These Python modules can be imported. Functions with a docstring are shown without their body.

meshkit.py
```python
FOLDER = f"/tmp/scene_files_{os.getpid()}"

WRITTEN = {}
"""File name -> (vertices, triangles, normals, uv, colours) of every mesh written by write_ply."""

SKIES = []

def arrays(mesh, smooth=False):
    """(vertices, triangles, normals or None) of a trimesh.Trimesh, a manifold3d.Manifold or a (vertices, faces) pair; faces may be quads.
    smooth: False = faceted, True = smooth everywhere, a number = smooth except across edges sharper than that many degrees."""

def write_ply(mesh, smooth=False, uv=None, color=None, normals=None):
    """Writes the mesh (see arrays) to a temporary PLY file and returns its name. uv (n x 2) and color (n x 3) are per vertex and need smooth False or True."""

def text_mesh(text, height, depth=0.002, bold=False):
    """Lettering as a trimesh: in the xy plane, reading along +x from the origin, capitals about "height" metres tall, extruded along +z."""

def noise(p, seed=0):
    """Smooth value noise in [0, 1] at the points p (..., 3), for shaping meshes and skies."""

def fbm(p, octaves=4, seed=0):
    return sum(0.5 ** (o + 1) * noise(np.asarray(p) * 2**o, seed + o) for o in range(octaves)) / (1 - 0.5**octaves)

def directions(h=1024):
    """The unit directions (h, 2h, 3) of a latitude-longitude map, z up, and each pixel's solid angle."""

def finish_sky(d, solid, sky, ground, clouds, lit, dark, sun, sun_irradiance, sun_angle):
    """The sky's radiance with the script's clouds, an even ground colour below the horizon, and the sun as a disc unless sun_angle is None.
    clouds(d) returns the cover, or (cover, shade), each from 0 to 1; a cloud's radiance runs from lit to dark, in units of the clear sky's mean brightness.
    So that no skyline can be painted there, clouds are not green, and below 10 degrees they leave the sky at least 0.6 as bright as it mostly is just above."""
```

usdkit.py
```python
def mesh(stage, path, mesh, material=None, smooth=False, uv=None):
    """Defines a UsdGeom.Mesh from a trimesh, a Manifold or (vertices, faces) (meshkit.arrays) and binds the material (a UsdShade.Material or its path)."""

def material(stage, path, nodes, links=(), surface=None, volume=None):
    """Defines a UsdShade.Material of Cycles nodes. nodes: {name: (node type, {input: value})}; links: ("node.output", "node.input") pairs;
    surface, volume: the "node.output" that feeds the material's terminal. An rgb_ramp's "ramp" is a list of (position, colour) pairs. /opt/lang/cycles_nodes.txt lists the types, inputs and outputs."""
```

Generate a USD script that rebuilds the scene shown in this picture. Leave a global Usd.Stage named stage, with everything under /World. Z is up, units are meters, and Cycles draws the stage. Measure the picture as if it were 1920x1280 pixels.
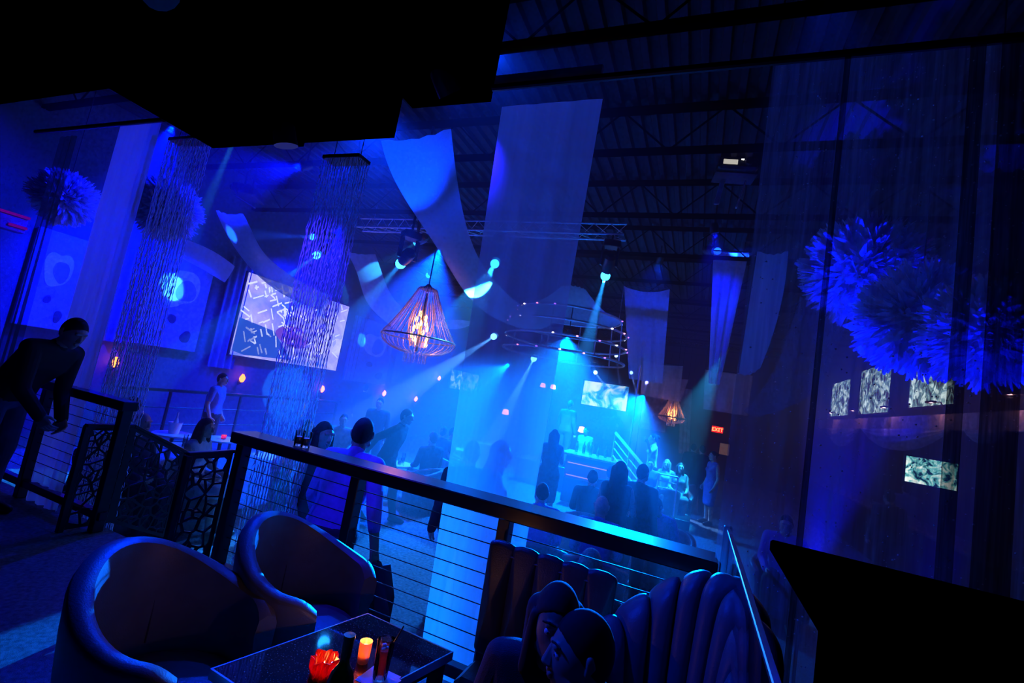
import math, random
import numpy as np, trimesh, manifold3d as m3, shapely, shapely.geometry as sg
from shapely import affinity
from scipy.spatial import Voronoi
import usdkit, meshkit
from pxr import Usd, UsdGeom, UsdLux, Gf, Sdf, UsdShade

stage = Usd.Stage.CreateInMemory()
UsdGeom.SetStageUpAxis(stage, 'Z')
UsdGeom.SetStageMetersPerUnit(stage, 1.0)
stage.SetDefaultPrim(UsdGeom.Xform.Define(stage, '/World').GetPrim())
UsdGeom.Scope.Define(stage, '/World/Looks')
random.seed(7)
RS = np.random.RandomState(7)

# ------------------------------------------------------------------ camera
EYE = 2.2                                   # camera height above the main floor
FPX, PIT, ROL, YAW = 887.0, math.radians(6.32), math.radians(9.82), math.radians(22.43)
F = np.array([-math.sin(YAW) * math.cos(PIT), math.cos(YAW) * math.cos(PIT), math.sin(PIT)])
R0 = np.array([math.cos(YAW), math.sin(YAW), 0]); U0 = np.cross(R0, F)
CR = math.cos(ROL) * R0 + math.sin(ROL) * U0
CU = math.cos(ROL) * U0 - math.sin(ROL) * R0
cam = UsdGeom.Camera.Define(stage, '/World/camera')
M = Gf.Matrix4d(1)
for i, v in enumerate((CR, CU, -F)):
    M.SetRow(i, Gf.Vec4d(*map(float, v), 0))
M.SetRow(3, Gf.Vec4d(0, 0, EYE, 1))
cam.AddTransformOp().Set(M)
cam.CreateHorizontalApertureAttr(36.0)
cam.CreateVerticalApertureAttr(24.0)
cam.CreateFocalLengthAttr(FPX / 1920 * 36)
cam.CreateClippingRangeAttr(Gf.Vec2f(0.05, 200))
cam.CreateExposureAttr(-0.45)
O = np.array([0, 0, EYE])
def ray(x, y): return F + (x - 960) / FPX * CR + (640 - y) / FPX * CU
def aty(x, y, Y): d = ray(x, y); return O + d * (Y / d[1])      # the point of the plane Y=.. seen at a pixel
def atx(x, y, X): d = ray(x, y); return O + d * (X / d[0])
def atz(x, y, Z): d = ray(x, y); return O + d * ((Z - EYE) / d[2])
def V(*a): return np.array(a, float)
def unit(a): a = np.asarray(a, float); return a / (np.linalg.norm(a) + 1e-12)

# ------------------------------------------------------------------ lights: wash spots added to brighten cloth, seats, walls and haze
KB = 1.0                                     # master dimmer
def look_at(pos, target):
    z = -unit(np.asarray(target, float) - pos); x = unit(np.cross([0, 0, 1.0], z)) if abs(z[2]) < .999 else V(1, 0, 0); y = np.cross(z, x)
    m = Gf.Matrix4d(1)
    for i, v in enumerate((x, y, z)): m.SetRow(i, Gf.Vec4d(*map(float, v), 0))
    m.SetRow(3, Gf.Vec4d(*map(float, pos), 1)); return m
def spot(path, pos, target, power, color, cone, soft=.15, radius=.05):
    l = UsdLux.SphereLight.Define(stage, path)
    l.AddTransformOp().Set(look_at(np.asarray(pos, float), target))
    l.CreateRadiusAttr(radius); l.CreateNormalizeAttr(True)
    l.CreateIntensityAttr(power * KB); l.CreateColorAttr(Gf.Vec3f(*color))
    s = UsdLux.ShapingAPI.Apply(l.GetPrim()); s.CreateShapingConeAngleAttr(cone); s.CreateShapingConeSoftnessAttr(soft)
    return l
def bulb(path, pos, power, color, radius=.03):
    l = UsdLux.SphereLight.Define(stage, path); l.AddTranslateOp().Set(Gf.Vec3d(*map(float, pos)))
    l.CreateRadiusAttr(radius); l.CreateNormalizeAttr(True); l.CreateIntensityAttr(power * KB); l.CreateColorAttr(Gf.Vec3f(*color))
    return l
BLUE, AZURE, CYAN = (.01, .03, 1), (.0, .16, 1), (.05, .42, 1)
BLUE, DEEP, AZURE, CYAN = (.0, .0025, 1), (.0, .03, 1), (.0, .15, 1), (.01, .42, 1)
ADDED_WASHES = [  # position, target, power, colour, half-angle, softness, hung from the roof or soffit at this height (0: on a floor stand), what tells the lamp apart
    ((-8.2, 4.4, 5.4), (-10, 5.3, 1.9), 3600, BLUE, 36, .8, 6, 'nearest the left wall'),
    ((-8.3, 8.4, 5.4), (-10, 8.9, 1.9), 3200, BLUE, 40, .8, 6, 'above the large screen'),
    ((1.0, 4.9, 1.0), (1.66, 5.9, 4.0), 2600, BLUE, 16, .6, 0, 'aimed up at the higher feather balls'),
    ((1.2, 3.4, 1.0), (1.7, 4.0, 3.1), 480, BLUE, 13, .6, 0, 'aimed up at the rightmost feather ball'),
    ((-3.4, 12, 3.9), (-3.4, 10.9, 0), 6500, AZURE, 60, .9, 6, 'under the ring canopy'),
    ((-1.5, 13.9, 2.75), (-1.0, 2.7, 1.1), 23000, (.0, .13, 1), 7, .4, 0, 'on the stage aimed at the banner'),
    ((.35, 11.8, 3.9), (-.6, 11.7, .8), 1700, CYAN, 16, .5, 6, 'aimed at the lit dancer'),
    ((-6.2, 9.5, 5.3), (-6.4, 8.5, 0), 9000, (.0, .05, 1), 40, .8, 6, 'right of the large screen'),
    ((-4.41, 4.6, 5.5), (-1.0, 1.8, 1.3), 1050, DEEP, 22, .7, 6, 'aimed back at the armchairs'),
    ((-5.2, 12.6, 3.0), (-2.6, 2.8, 1.2), 16000, AZURE, 6, .4, 6, 'aimed at the bead column'),
    ((-1.2, 10.6, 5.6), (-1.65, 12.5, 4.2), 160, DEEP, 48, .8, 6, 'in front of the broad banner'),
    ((-2.5, 4.2, 5.85), (-1.0, 2.7, 2.8), 120, (.0, .04, 1), 40, .8, 6, 'aimed at the head of the white banner'),
    ((-2.97, 4.2, 5.5), (-3.5, 6.4, 3.9), 42, DEEP, 52, .8, 6, 'beside the long ceiling drape'),
    ((-6.4, 5.3, 5.2), (-7.6, 3.8, 4.0), 950, BLUE, 38, .7, 6, 'aimed at the two left feather balls'),
    ((-5.4, 5.4, 5.4), (-4.9, 2.6, 2.6), 330, BLUE, 30, .8, 6, 'aimed back at the left banner'),
    ((-2.9, 2.3, 3.6), (-2.5, 3.1, 1.0), 150, (.025, .008, 1), 34, .8, 3.8, 'under the front edge of the soffit'),
    ((-.1, 8.8, 5.6), (.25, 9.5, 3.6), 200, BLUE, 40, .8, 6, 'above the saturated blue banner'),
    ((-2.3, 1.1, 3.6), (.05, 1.95, 1.35), 110, DEEP, 17, .7, 3.8, 'under the soffit aimed at the channel-backed chair'),
    ((-1.7, 2.45, 4.0), (-.5, 5.8, .9), 110, (.01, .006, 1), 26, .7, 4.1, 'under the narrow soffit step'),
    ((.5, 3.6, 5.6), (1.0, 5.0, 3.4), 55, DEEP, 40, .8, 6, 'above the glittery swag'),
    ((3.2, 12.5, 5.2), (4.2, 14, 2.8), 300, BLUE, 50, .8, 6, 'above the scalloped valances')]
for i_, w_ in enumerate(ADDED_WASHES): spot(f'/World/added_wash_light_{i_:02d}', w_[0], w_[1], w_[2], w_[3], w_[4], w_[5], .05)

# ------------------------------------------------------------------ materials
MATS = {}
def mat(name, nodes=None, links=(), surface=None, volume=None):
    if name not in MATS: MATS[name] = usdkit.material(stage, '/World/Looks/' + name, nodes, links, surface, volume)
    return MATS[name]
def pmat(name, c, rough=.6, var=.25, scale=8, bump=0, **kw):
    """principled with a noise-varied base colour and, where asked, a fine relief"""
    c = np.array(c, float); lo = np.clip(c * (1 - var), 0, 1); hi = np.clip(c * (1 + var), 0, 1)
    n = {'tc': ('texture_coordinate', {}), 'n': ('noise_texture', {'scale': scale, 'detail': 3}), 'r': ('rgb_ramp', {'ramp': [(.3, tuple(lo)), (.7, tuple(hi))]}),
         'p': ('principled_bsdf', {'roughness': rough, **kw})}
    l = [('tc.object', 'n.vector'), ('n.fac', 'r.fac'), ('r.color', 'p.base_color')]
    if bump:
        n['b'] = ('bump', {'strength': bump, 'distance': .01}); n['n2'] = ('noise_texture', {'scale': scale * 12, 'detail': 2})
        l += [('tc.object', 'n2.vector'), ('n2.fac', 'b.height'), ('b.normal', 'p.normal')]
    return mat(name, n, l, 'p.BSDF')
def emit(name, c, s): return mat(name, {'e': ('emission', {'color': c, 'strength': s})}, [], 'e.emission')
def sheer(name, c, clear, trans=.5, scale=40, wav=.05):
    """woven cloth that lets part of the light straight through; the weave and hanging streaks vary how much"""
    n = {'tc': ('texture_coordinate', {}), 'mp': ('mapping', {'scale': (scale, scale, scale * .04)}), 'n': ('noise_texture', {'scale': 1, 'detail': 3}),
         'mr': ('map_range', {'from_min': .25, 'from_max': .75, 'to_min': clear - wav, 'to_max': clear + wav, 'clamp': True}),
         'd': ('diffuse_bsdf', {'color': c}), 't': ('translucent_bsdf', {'color': c}), 'm1': ('mix_closure', {'fac': trans}), 'x': ('transparent_bsdf', {'color': (1, 1, 1)}), 'm2': ('mix_closure', {})}
    return mat(name, n, [('tc.object', 'mp.vector'), ('mp.vector', 'n.vector'), ('n.fac', 'mr.value'), ('mr.result', 'm2.fac'), ('d.BSDF', 'm1.closure1'), ('t.BSDF', 'm1.closure2'),
               ('m1.closure', 'm2.closure1'), ('x.BSDF', 'm2.closure2')], 'm2.closure')
black_metal = pmat('black_metal', (.012, .012, .014), .38, .3, 20)
black_paint = mat('black_paint', {'d': ('diffuse_bsdf', {'color': (0, 0, 0)})}, [], 'd.BSDF')
dark_wall = mat('dark_wall', {'d': ('diffuse_bsdf', {'color': (0, 0, 0)})}, [], 'd.BSDF')
white_cloth = sheer('white_cloth', (.78, .78, .8), .36)
sail_cloth = sheer('sail_cloth', (.75, .75, .78), .14)
glitter_cloth = sheer('glitter_cloth', (.5, .5, .55), .64, .4, 55, .3)
black_sheer = sheer('black_sheer', (.01, .01, .012), .25, .3, 70, .15)

# ------------------------------------------------------------------ building blocks
COUNT = {}
def path_of(parent, name):
    k = (parent, name); n = COUNT.get(k, 0); COUNT[k] = n + 1
    return f'{parent}/{name}' + (f'_{n:03d}' if n else '')
def tag(prim, label=None, cat=None, group=None, kind=None):
    for k, v in (('label', label), ('category', cat), ('group', group), ('kind', kind)):
        if v: prim.SetCustomDataByKey(k, v)
def tm(m):
    if isinstance(m, trimesh.Trimesh): return m
    v, f, _ = meshkit.arrays(m); return trimesh.Trimesh(v, f, process=False)
class Thing:
    def __init__(s, name, label, cat, loc=(0, 0, 0), rz=0, group=None, kind=None):
        s.path = path_of('/World', name); x = UsdGeom.Xform.Define(stage, s.path)
        s.loc, s.rz = np.array(loc, float), rz
        x.AddTranslateOp().Set(Gf.Vec3d(*map(float, s.loc))); x.AddRotateZOp().Set(float(math.degrees(rz)))
        s.prim = x.GetPrim(); tag(s.prim, label, cat, group, kind)
    def p(s, name, mesh, material, smooth=30, parent=None, label=None, kind=None, w=False):
        m = tm(mesh).copy()
        if w:
            m.apply_translation(-s.loc)
            if s.rz: m.apply_transform(trimesh.transformations.rotation_matrix(-s.rz, [0, 0, 1]))
        g = usdkit.mesh(stage, path_of(parent or s.path, name), m, material, smooth)
        tag(g.GetPrim(), label, None, None, kind)
        return str(g.GetPath())
    def world(s, q):
        c, sn = math.cos(s.rz), math.sin(s.rz); q = np.asarray(q, float)
        return s.loc + V(c * q[0] - sn * q[1], sn * q[0] + c * q[1], q[2])
def copy(src, loc, rz=0, label=None, group=None):
    d = src.prim.GetCustomData(); name = src.path.split('/')[-1].rstrip('0123456789').rstrip('_')
    t = Thing(name, label or d['label'], d['category'], loc, rz, group or d.get('group'), d.get('kind'))
    t.prim.GetReferences().AddInternalReference(Sdf.Path(src.path)); t.prim.SetInstanceable(True)
    return t
def single(name, mesh, material, label, cat, smooth=30, group=None, kind=None):
    """a thing that is one mesh, its Xform at its base"""
    m = tm(mesh).copy(); b = m.bounds; o = V(*(b.mean(0)[:2]), b[0][2]); m.apply_translation(-o)
    g = usdkit.mesh(stage, path_of('/World', name), m, material, smooth); UsdGeom.Xformable(g).AddTranslateOp().Set(Gf.Vec3d(*map(float, o)))
    tag(g.GetPrim(), label, cat, group, kind); return g
def struct(name, mesh, material, label, cat, smooth=False): return single(name, mesh, material, label, cat, smooth, None, 'structure')

def cat(*ms): return trimesh.util.concatenate([tm(m) for m in ms if m is not None])
def box(x0, x1, y0, y1, z0, z1):
    m = trimesh.creation.box([x1 - x0, y1 - y0, z1 - z0]); m.apply_translation([(x0 + x1) / 2, (y0 + y1) / 2, (z0 + z1) / 2]); return m
def rbox(x0, x1, y0, y1, z0, z1, b=.01):
    """a box with chamfered edges"""
    p = []
    for X, sx in ((x0, 1), (x1, -1)):
        for Y, sy in ((y0, 1), (y1, -1)):
            for Z, sz in ((z0, 1), (z1, -1)):
                p += [(X + sx * b, Y + sy * b, Z), (X + sx * b, Y, Z + sz * b), (X, Y + sy * b, Z + sz * b)]
    return trimesh.convex.convex_hull(np.array(p))
def obox(c, ax, ay, az, sx, sy, sz, b=.008):
    m = rbox(-sx / 2, sx / 2, -sy / 2, sy / 2, -sz / 2, sz / 2, b); T = np.eye(4); T[:3, 0], T[:3, 1], T[:3, 2], T[:3, 3] = ax, ay, az, c
    m.apply_transform(T); return m
def beam(a, b, w, h=None, bev=.004):
    """a straight square bar from a to b"""
    a, b = np.asarray(a, float), np.asarray(b, float); d = unit(b - a); s = unit(np.cross(d, [0, 0, 1])) if abs(d[2]) < .98 else V(1, 0, 0)
    return obox((a + b) / 2, d, s, np.cross(d, s), np.linalg.norm(b - a), w, h or w, bev)
def tube(P, r, sides=8, closed=False):
    P = np.asarray(P, float); n = len(P); r = np.broadcast_to(r, (n,))
    t = (np.roll(P, -1, 0) - np.roll(P, 1, 0)) if closed else np.gradient(P, axis=0); t = t / (np.linalg.norm(t, axis=1, keepdims=True) + 1e-12)
    ref = V(0, 0, 1) if abs(t[0][2]) < .9 else V(1, 0, 0); a = unit(np.cross(t[0], ref)); A = []
    for k in range(n): a = unit(a - t[k] * (a @ t[k])); A.append(a)
    A = np.array(A); B = np.cross(t, A); g = np.arange(sides) * 2 * np.pi / sides
    v = P[:, None] + r[:, None, None] * (np.cos(g)[None, :, None] * A[:, None] + np.sin(g)[None, :, None] * B[:, None]); f = []
    for i in range(n if closed else n - 1):
        j = (i + 1) % n
        for k in range(sides):
            l = (k + 1) % sides; f += [(i * sides + k, i * sides + l, j * sides + l), (i * sides + k, j * sides + l, j * sides + k)]
    v = v.reshape(-1, 3)
    if not closed:
        v = np.vstack([v, P[0], P[-1]]); e = len(v)
        for k in range(sides):
            l = (k + 1) % sides; f += [(e - 2, l, k), (e - 1, (n - 1) * sides + k, (n - 1) * sides + l)]
    return trimesh.Trimesh(v, np.array(f), process=False)
def cyl(a, b, r, sides=12): return tube([a, b], r, sides)
def lathe(prof, n=24, c=(0, 0, 0)):
    prof = np.array(prof, float); g = np.arange(n) * 2 * np.pi / n
    v = np.stack([prof[:, 0][:, None] * np.cos(g), prof[:, 0][:, None] * np.sin(g), np.repeat(prof[:, 1][:, None], n, 1)], -1).reshape(-1, 3) + np.asarray(c, float); f = []
    for i in range(len(prof) - 1):
        for k in range(n):
            l = (k + 1) % n; f += [(i * n + k, i * n + l, (i + 1) * n + l), (i * n + k, (i + 1) * n + l, (i + 1) * n + k)]
    return trimesh.Trimesh(v, np.array(f), process=False)
def ball(c, r, sub=2, s=(1, 1, 1)):
    m = trimesh.creation.icosphere(sub, 1.0); m.apply_scale(np.asarray(s, float) * r); m.apply_translation(c); return m
def grid(fn, nu, nv):
    u, v = np.meshgrid(np.linspace(0, 1, nu), np.linspace(0, 1, nv), indexing='ij'); P = fn(u, v).reshape(-1, 3); f = []
    i, j = np.meshgrid(np.arange(nu - 1), np.arange(nv - 1), indexing='ij'); a = (i * nv + j).ravel()
    return trimesh.Trimesh(P, np.vstack([np.stack([a, a + nv, a + nv + 1], 1), np.stack([a, a + nv + 1, a + 1], 1)]), process=False)
def hang(x0, x1, y, z0, z1, amp=.03, folds=6, seed=0, nu=40, nv=24, top=None, flare=0):
    """a hanging cloth in the plane Y=y with folds that deepen downwards"""
    def fn(u, v):
        z = z1 + (z0 - z1) * v; x = x0 + (x1 - x0) * u + flare * (u - .5) * v
        w = np.sin(u * folds * 2 * np.pi + seed) + .6 * np.sin(u * folds * 3.3 * np.pi + 2 * seed + v * 1.5)
        return np.stack([x, y + amp * w * (.25 + .75 * v), z + 0 * u], -1)
    return grid(fn, nu, nv)
def sphere_m(c, r, seg=12): return m3.Manifold.sphere(r, seg).translate(tuple(map(float, c)))
def hull(*cr, seg=12): return m3.Manifold.batch_hull([sphere_m(c, r, seg) for c, r in cr])
def bezier(P, n=24):
    P = np.asarray(P, float); t = np.linspace(0, 1, n)[:, None]; k = len(P) - 1
    return sum(math.comb(k, i) * (1 - t) ** (k - i) * t ** i * P[i] for i in range(k + 1))
def spline(P, n=24):
    from scipy.interpolate import CubicSpline
    P = np.asarray(P, float); return CubicSpline(np.linspace(0, 1, len(P)), P)(np.linspace(0, 1, n))

# ------------------------------------------------------------------ the room
XL, XR, YF, YN, ZC, MZ = -10.0, 5.0, 24.0, -3.0, 6.0, .58
carpet = pmat('carpet', (.10, .10, .11), .75, .6, 30, .5)
carpet2 = pmat('mezzanine_carpet', (.13, .13, .14), .7, .5, 40, .6)
deck_mat = mat('deck_steel', {'d': ('diffuse_bsdf', {'color': (.05, .05, .055)})}, [], 'd.BSDF')
struct('floor', box(XL, XR, 2.6, YF, -.1, 0), carpet, 'dark main floor of the hall below the mezzanine', 'floor')
struct('floor', box(XL, XR, YN, 2.6, 0, MZ), carpet2, 'dark carpeted mezzanine floor in the foreground', 'floor')
struct('wall_left', box(XL - .1, XL, YN, YF, 0, ZC), pmat('left_wall_paint', (.075, .075, .08), .8, .15, 1.5), 'tall left wall carrying the big screen', 'wall')
struct('wall_right', box(XR, XR + .1, YN, YF, 0, ZC), dark_wall, 'dark right wall carrying the tall screens', 'wall')
struct('wall_back', box(XL, XR, YF, YF + .1, 0, ZC), dark_wall, 'dark far wall with the red exit sign', 'wall')
struct('wall_front', box(XL, XR, YN - .1, YN, 0, ZC), dark_wall, 'dark wall behind the mezzanine', 'wall')
rib = []
x = XL
while x < XR:
    rib += [(x, ZC), (x + .07, ZC), (x + .09, ZC + .06), (x + .18, ZC + .06), (x + .20, ZC)]; x += .2
rib = np.array([(a, b) for i, (a, b) in enumerate(rib) if i == 0 or a > rib[i - 1][0] + 1e-6])
n = len(rib); v = np.vstack([np.column_stack([rib[:, 0], np.full(n, YN), rib[:, 1]]), np.column_stack([rib[:, 0], np.full(n, YF), rib[:, 1]])]); f = []
for i in range(n - 1): f += [(i, n + i, n + i + 1), (i, n + i + 1, i + 1)]
deck = trimesh.Trimesh(v, f, process=False)
struct('ceiling', cat(deck, box(XL, XR, YN, YF, ZC + .1, ZC + .15)), deck_mat, 'corrugated steel roof deck', 'ceiling')
# soffits over the mezzanine
struct('trim_1', cat(box(-4.0, -2.15, YN, 2.48, 3.8, 3.9), box(-4, -2.15, 2.4, 2.48, 3.8, ZC), box(-2.23, -2.15, YN, 2.48, 3.8, ZC), box(-4, -2.3, 1.5, 1.62, 3.72, 3.8), box(-4, -2.3, .6, .72, 3.72, 3.8), box(-3.0, -2.88, YN, 2.4, 3.72, 3.8)), black_paint, 'black dropped soffit over the foreground seats', 'soffit')
struct('trim_2', cat(box(-2.15, -1.52, YN, 2.6, 4.1, 4.2), box(-2.15, -1.52, 2.52, 2.6, 4.1, ZC), box(-1.6, -1.52, YN, 2.6, 4.1, ZC)), black_paint, 'narrow black soffit step beside the hanging banner', 'soffit')
struct('trim_3', cat(box(XL, -4.0, YN, 2.2, 4.25, 4.35), box(XL, -4.0, 2.12, 2.2, 4.25, ZC)), black_paint, 'black soffit at the upper left', 'soffit')
struct('trim_4', box(-1.52, XR, YN, .4, 4.6, 4.7), black_paint, 'black soffit over the camera side at the upper right', 'soffit')
# joists: one built, the rest copied
def joist():
    t = Thing('roof_joist', 'black open-web steel joist running across under the roof deck', 'joist', (0, 3.6, 5.35), 0, 'open-web roof joists')
    t.p('top_chord', cat(box(XL + .01, XR - .01, -.06, -.01, .55, .6), box(XL + .01, XR - .01, .01, .06, .55, .6)), joist_mat)
    t.p('bottom_chord', cat(box(XL + .01, XR - .01, -.05, -.01, 0, .05), box(XL + .01, XR - .01, .01, .05, 0, .05)), joist_mat)
    xs = np.arange(XL + .3, XR, .6); ms = [cyl((a, 0, .03 if i % 2 else .57), (a + .6, 0, .57 if i % 2 else .03), .012, 5) for i, a in enumerate(xs[:-1])]
    t.p('web', cat(*ms), joist_mat); return t
joist_mat = black_paint
j0 = joist()
for k in range(1, 11): copy(j0, (0, 3.6 + 1.9 * k, 5.35))

# ------------------------------------------------------------------ moving-head lamps and their truss
lamp_body = pmat('lamp_body', (.02, .02, .022), .4, .2, 20)
chrome = mat('chrome', {'p': ('principled_bsdf', {'base_color': (.7, .7, .72), 'metallic': 1, 'roughness': .22})}, [], 'p.BSDF')
LENS = {}
def lens_mat(c, s):
    k = (c, s)
    if k not in LENS: LENS[k] = emit(f'lens_glow_{len(LENS)}', c, s)
    return LENS[k]
def moving_head(lens, target, power, color, cone, label, glow=60, size=1.0, soft=.1, drop=None, group=None):
    lens, target = np.asarray(lens, float), np.asarray(target, float); d = unit(target - lens); s = size
    head = lens - d * .19 * s; top = head + V(0, 0, .30 * s)
    t = Thing('moving_head_lamp', label, 'stage light', tuple(top + V(0, 0, .12 * s)), 0, group)
    side = unit(np.cross(d, [0, 0, 1])) if abs(d[2]) < .97 else V(1, 0, 0)
    t.p('base', obox(top + V(0, 0, .06 * s), side, np.cross([0, 0, 1], side), V(0, 0, 1), .30 * s, .24 * s, .12 * s), lamp_body, w=True)
    for sg_ in (-1, 1): t.p('yoke_arm', beam(top + side * sg_ * .14 * s, head + side * sg_ * .14 * s - V(0, 0, .05 * s), .035 * s, .09 * s), lamp_body, w=True)
    ax = tube([head - d * .17 * s, head - d * .12 * s, head, head + d * .14 * s, head + d * .175 * s], np.array([.06, .10, .115, .10, .095]) * s, 16)
    t.p('head', ax, lamp_body, w=True)
    t.p('lens', tube([lens + d * (.085 + .09 * math.sin(a_)) * s for a_ in np.linspace(-1.5, 1.5, 11)], np.array([.09 * math.cos(a_) for a_ in np.linspace(-1.5, 1.5, 11)]) * s, 16), lens_mat(color, glow), True, w=True, label='glowing lens')
    zt_ = ZC - .005 if drop is None else drop
    t.p('clamp', cyl(top + V(0, 0, .12 * s), V(top[0], top[1], zt_), .02 * s, 8), lamp_body, w=True)
    if power:
        p = lens + d * .20 * s
        spot(t.path + '/light', p - t.loc, target - t.loc, power, color, cone, soft, .03)
    return t
BEAM = (.012, .27, 1)
TY = 8.5
def truss(x0, x1, y, z, label):
    t = Thing('lighting_truss', label, 'truss', ((x0 + x1) / 2, y, z)); pts = [(y - .15, z), (y + .15, z), (y, z + .26)]
    for a in pts: t.p('chord', cyl((x0, *a), (x1, *a), .022, 8), truss_mat, w=True)
    ms = []; xs = np.linspace(x0, x1, int((x1 - x0) / .3) + 1)
    for i in range(len(xs) - 1):
        for a, b in ((0, 1), (1, 2), (2, 0)):
            ms.append(cyl((xs[i], *pts[a]), (xs[i + 1], *pts[b]), .009, 5))
    t.p('bracing', cat(*ms), truss_mat, w=True)
    for xx in (x0 + .4, x1 - .4): t.p('hanger', cyl((xx, y, z + .26), (xx, y, ZC), .006, 5), truss_mat, w=True)
    return t
truss_mat = mat('truss_aluminium', {'p': ('principled_bsdf', {'base_color': (.6, .6, .62), 'metallic': .9, 'roughness': .4})}, [], 'p.BSDF')
zt = aty(900, 436, TY)[2]; ZT = zt - .024
truss(aty(672, 430, TY)[0], aty(1172, 445, TY)[0], TY, zt, 'aluminium lighting truss crossing behind the hanging banner')
LB = (.35, .7, 1)
def mh(lens, target, power, cone, label, size=1.0, color=BEAM, glow=26, drop=None): return moving_head(lens, target, power, color, cone, label, glow, size, .12, drop)
mh(aty(755, 490, 5.6), atx(540, 735, -9.9), 5200, 5.5, 'moving-head lamp left of the large chandelier, beam raking down left', .85)
mh(aty(930, 490, TY), aty(900, 546, 7.85), 9000, 13, 'moving-head lamp behind the banner, lighting the long ceiling drape', drop=ZT)
mh(aty(1137, 510, TY), aty(1062, 790, 11.6), 14000, 5.5, 'moving-head lamp right of the banner, beam falling onto the stage', drop=ZT)
mh(aty(930, 628, 12), aty(740, 750, 10), 11000, 6.5, 'lower moving-head lamp behind the banner, beam raking down left', color=(.08, .35, 1))
mh(aty(1003, 668, 13.5), aty(897, 878, 12), 14000, 6, 'lowest moving-head lamp behind the right half of the banner', color=(.06, .33, 1))
mh(aty(598, 475, 7.5), aty(505, 545, 6.6), 3000, 5, 'moving-head lamp seen through the bead column, beam toward the large screen', .9)
mh(aty(589, 444, 7.6), aty(452, 440, 5.5), 1800, 3.2, 'small moving-head lamp seen through the bead column, beam level to the left', .8, (.004, .06, 1))
mh(aty(785, 452, 8.0), aty(694, 512, 9.3), 900, 5, 'dark moving-head lamp above the large chandelier, lighting a white drape', .9, (.03, .4, 1), 3)
mh(aty(445, 248, 4.5), atx(322, 537, -9.9), 2600, 3.2, 'moving-head lamp near the upper left projector, lighting the swirl panel', .8, (.04, .4, 1), 4)
mh(V(-6.8, 10.2, 4.9), atx(678, 637, -9.9), 1500, 2.6, 'moving-head lamp lighting the panel right of the large screen', .8, (.02, .3, 1), 4)
mh(aty(1340, 470, 9.8), aty(1420, 480, 9.2), 500, 12, 'bright blue lamp at the head of the saturated blue banner', .8, (.002, .03, 1), 16)
mh(aty(1401, 476, 9.9), aty(1360, 600, 9.7), 120, 16, 'second small blue lamp at the head of the saturated blue banner', .5, (.002, .03, 1), 14)
mh(aty(1115, 696, 15), aty(1146, 742, 14.4), 2600, 4.5, 'small far lamp left of the television, beam crossing it', .7, (.12, .4, 1))
mh(aty(1155, 664, 15), aty(1165, 745, 14.6), 1800, 3, 'small far lamp under the ring canopy, beam falling steeply', .6, (.1, .2, 1))
mh(aty(1183, 696, 15.5), aty(1208, 790, 14.8), 2600, 4, 'small far lamp right of the television, beam raking right', .6, (.12, .25, 1))
mh(aty(1213, 714, 16.5), aty(1200, 780, 16.2), 1500, 6, 'small far lamp with a lavender beam at the broad banner foot', .6, (.2, .2, 1))

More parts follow.
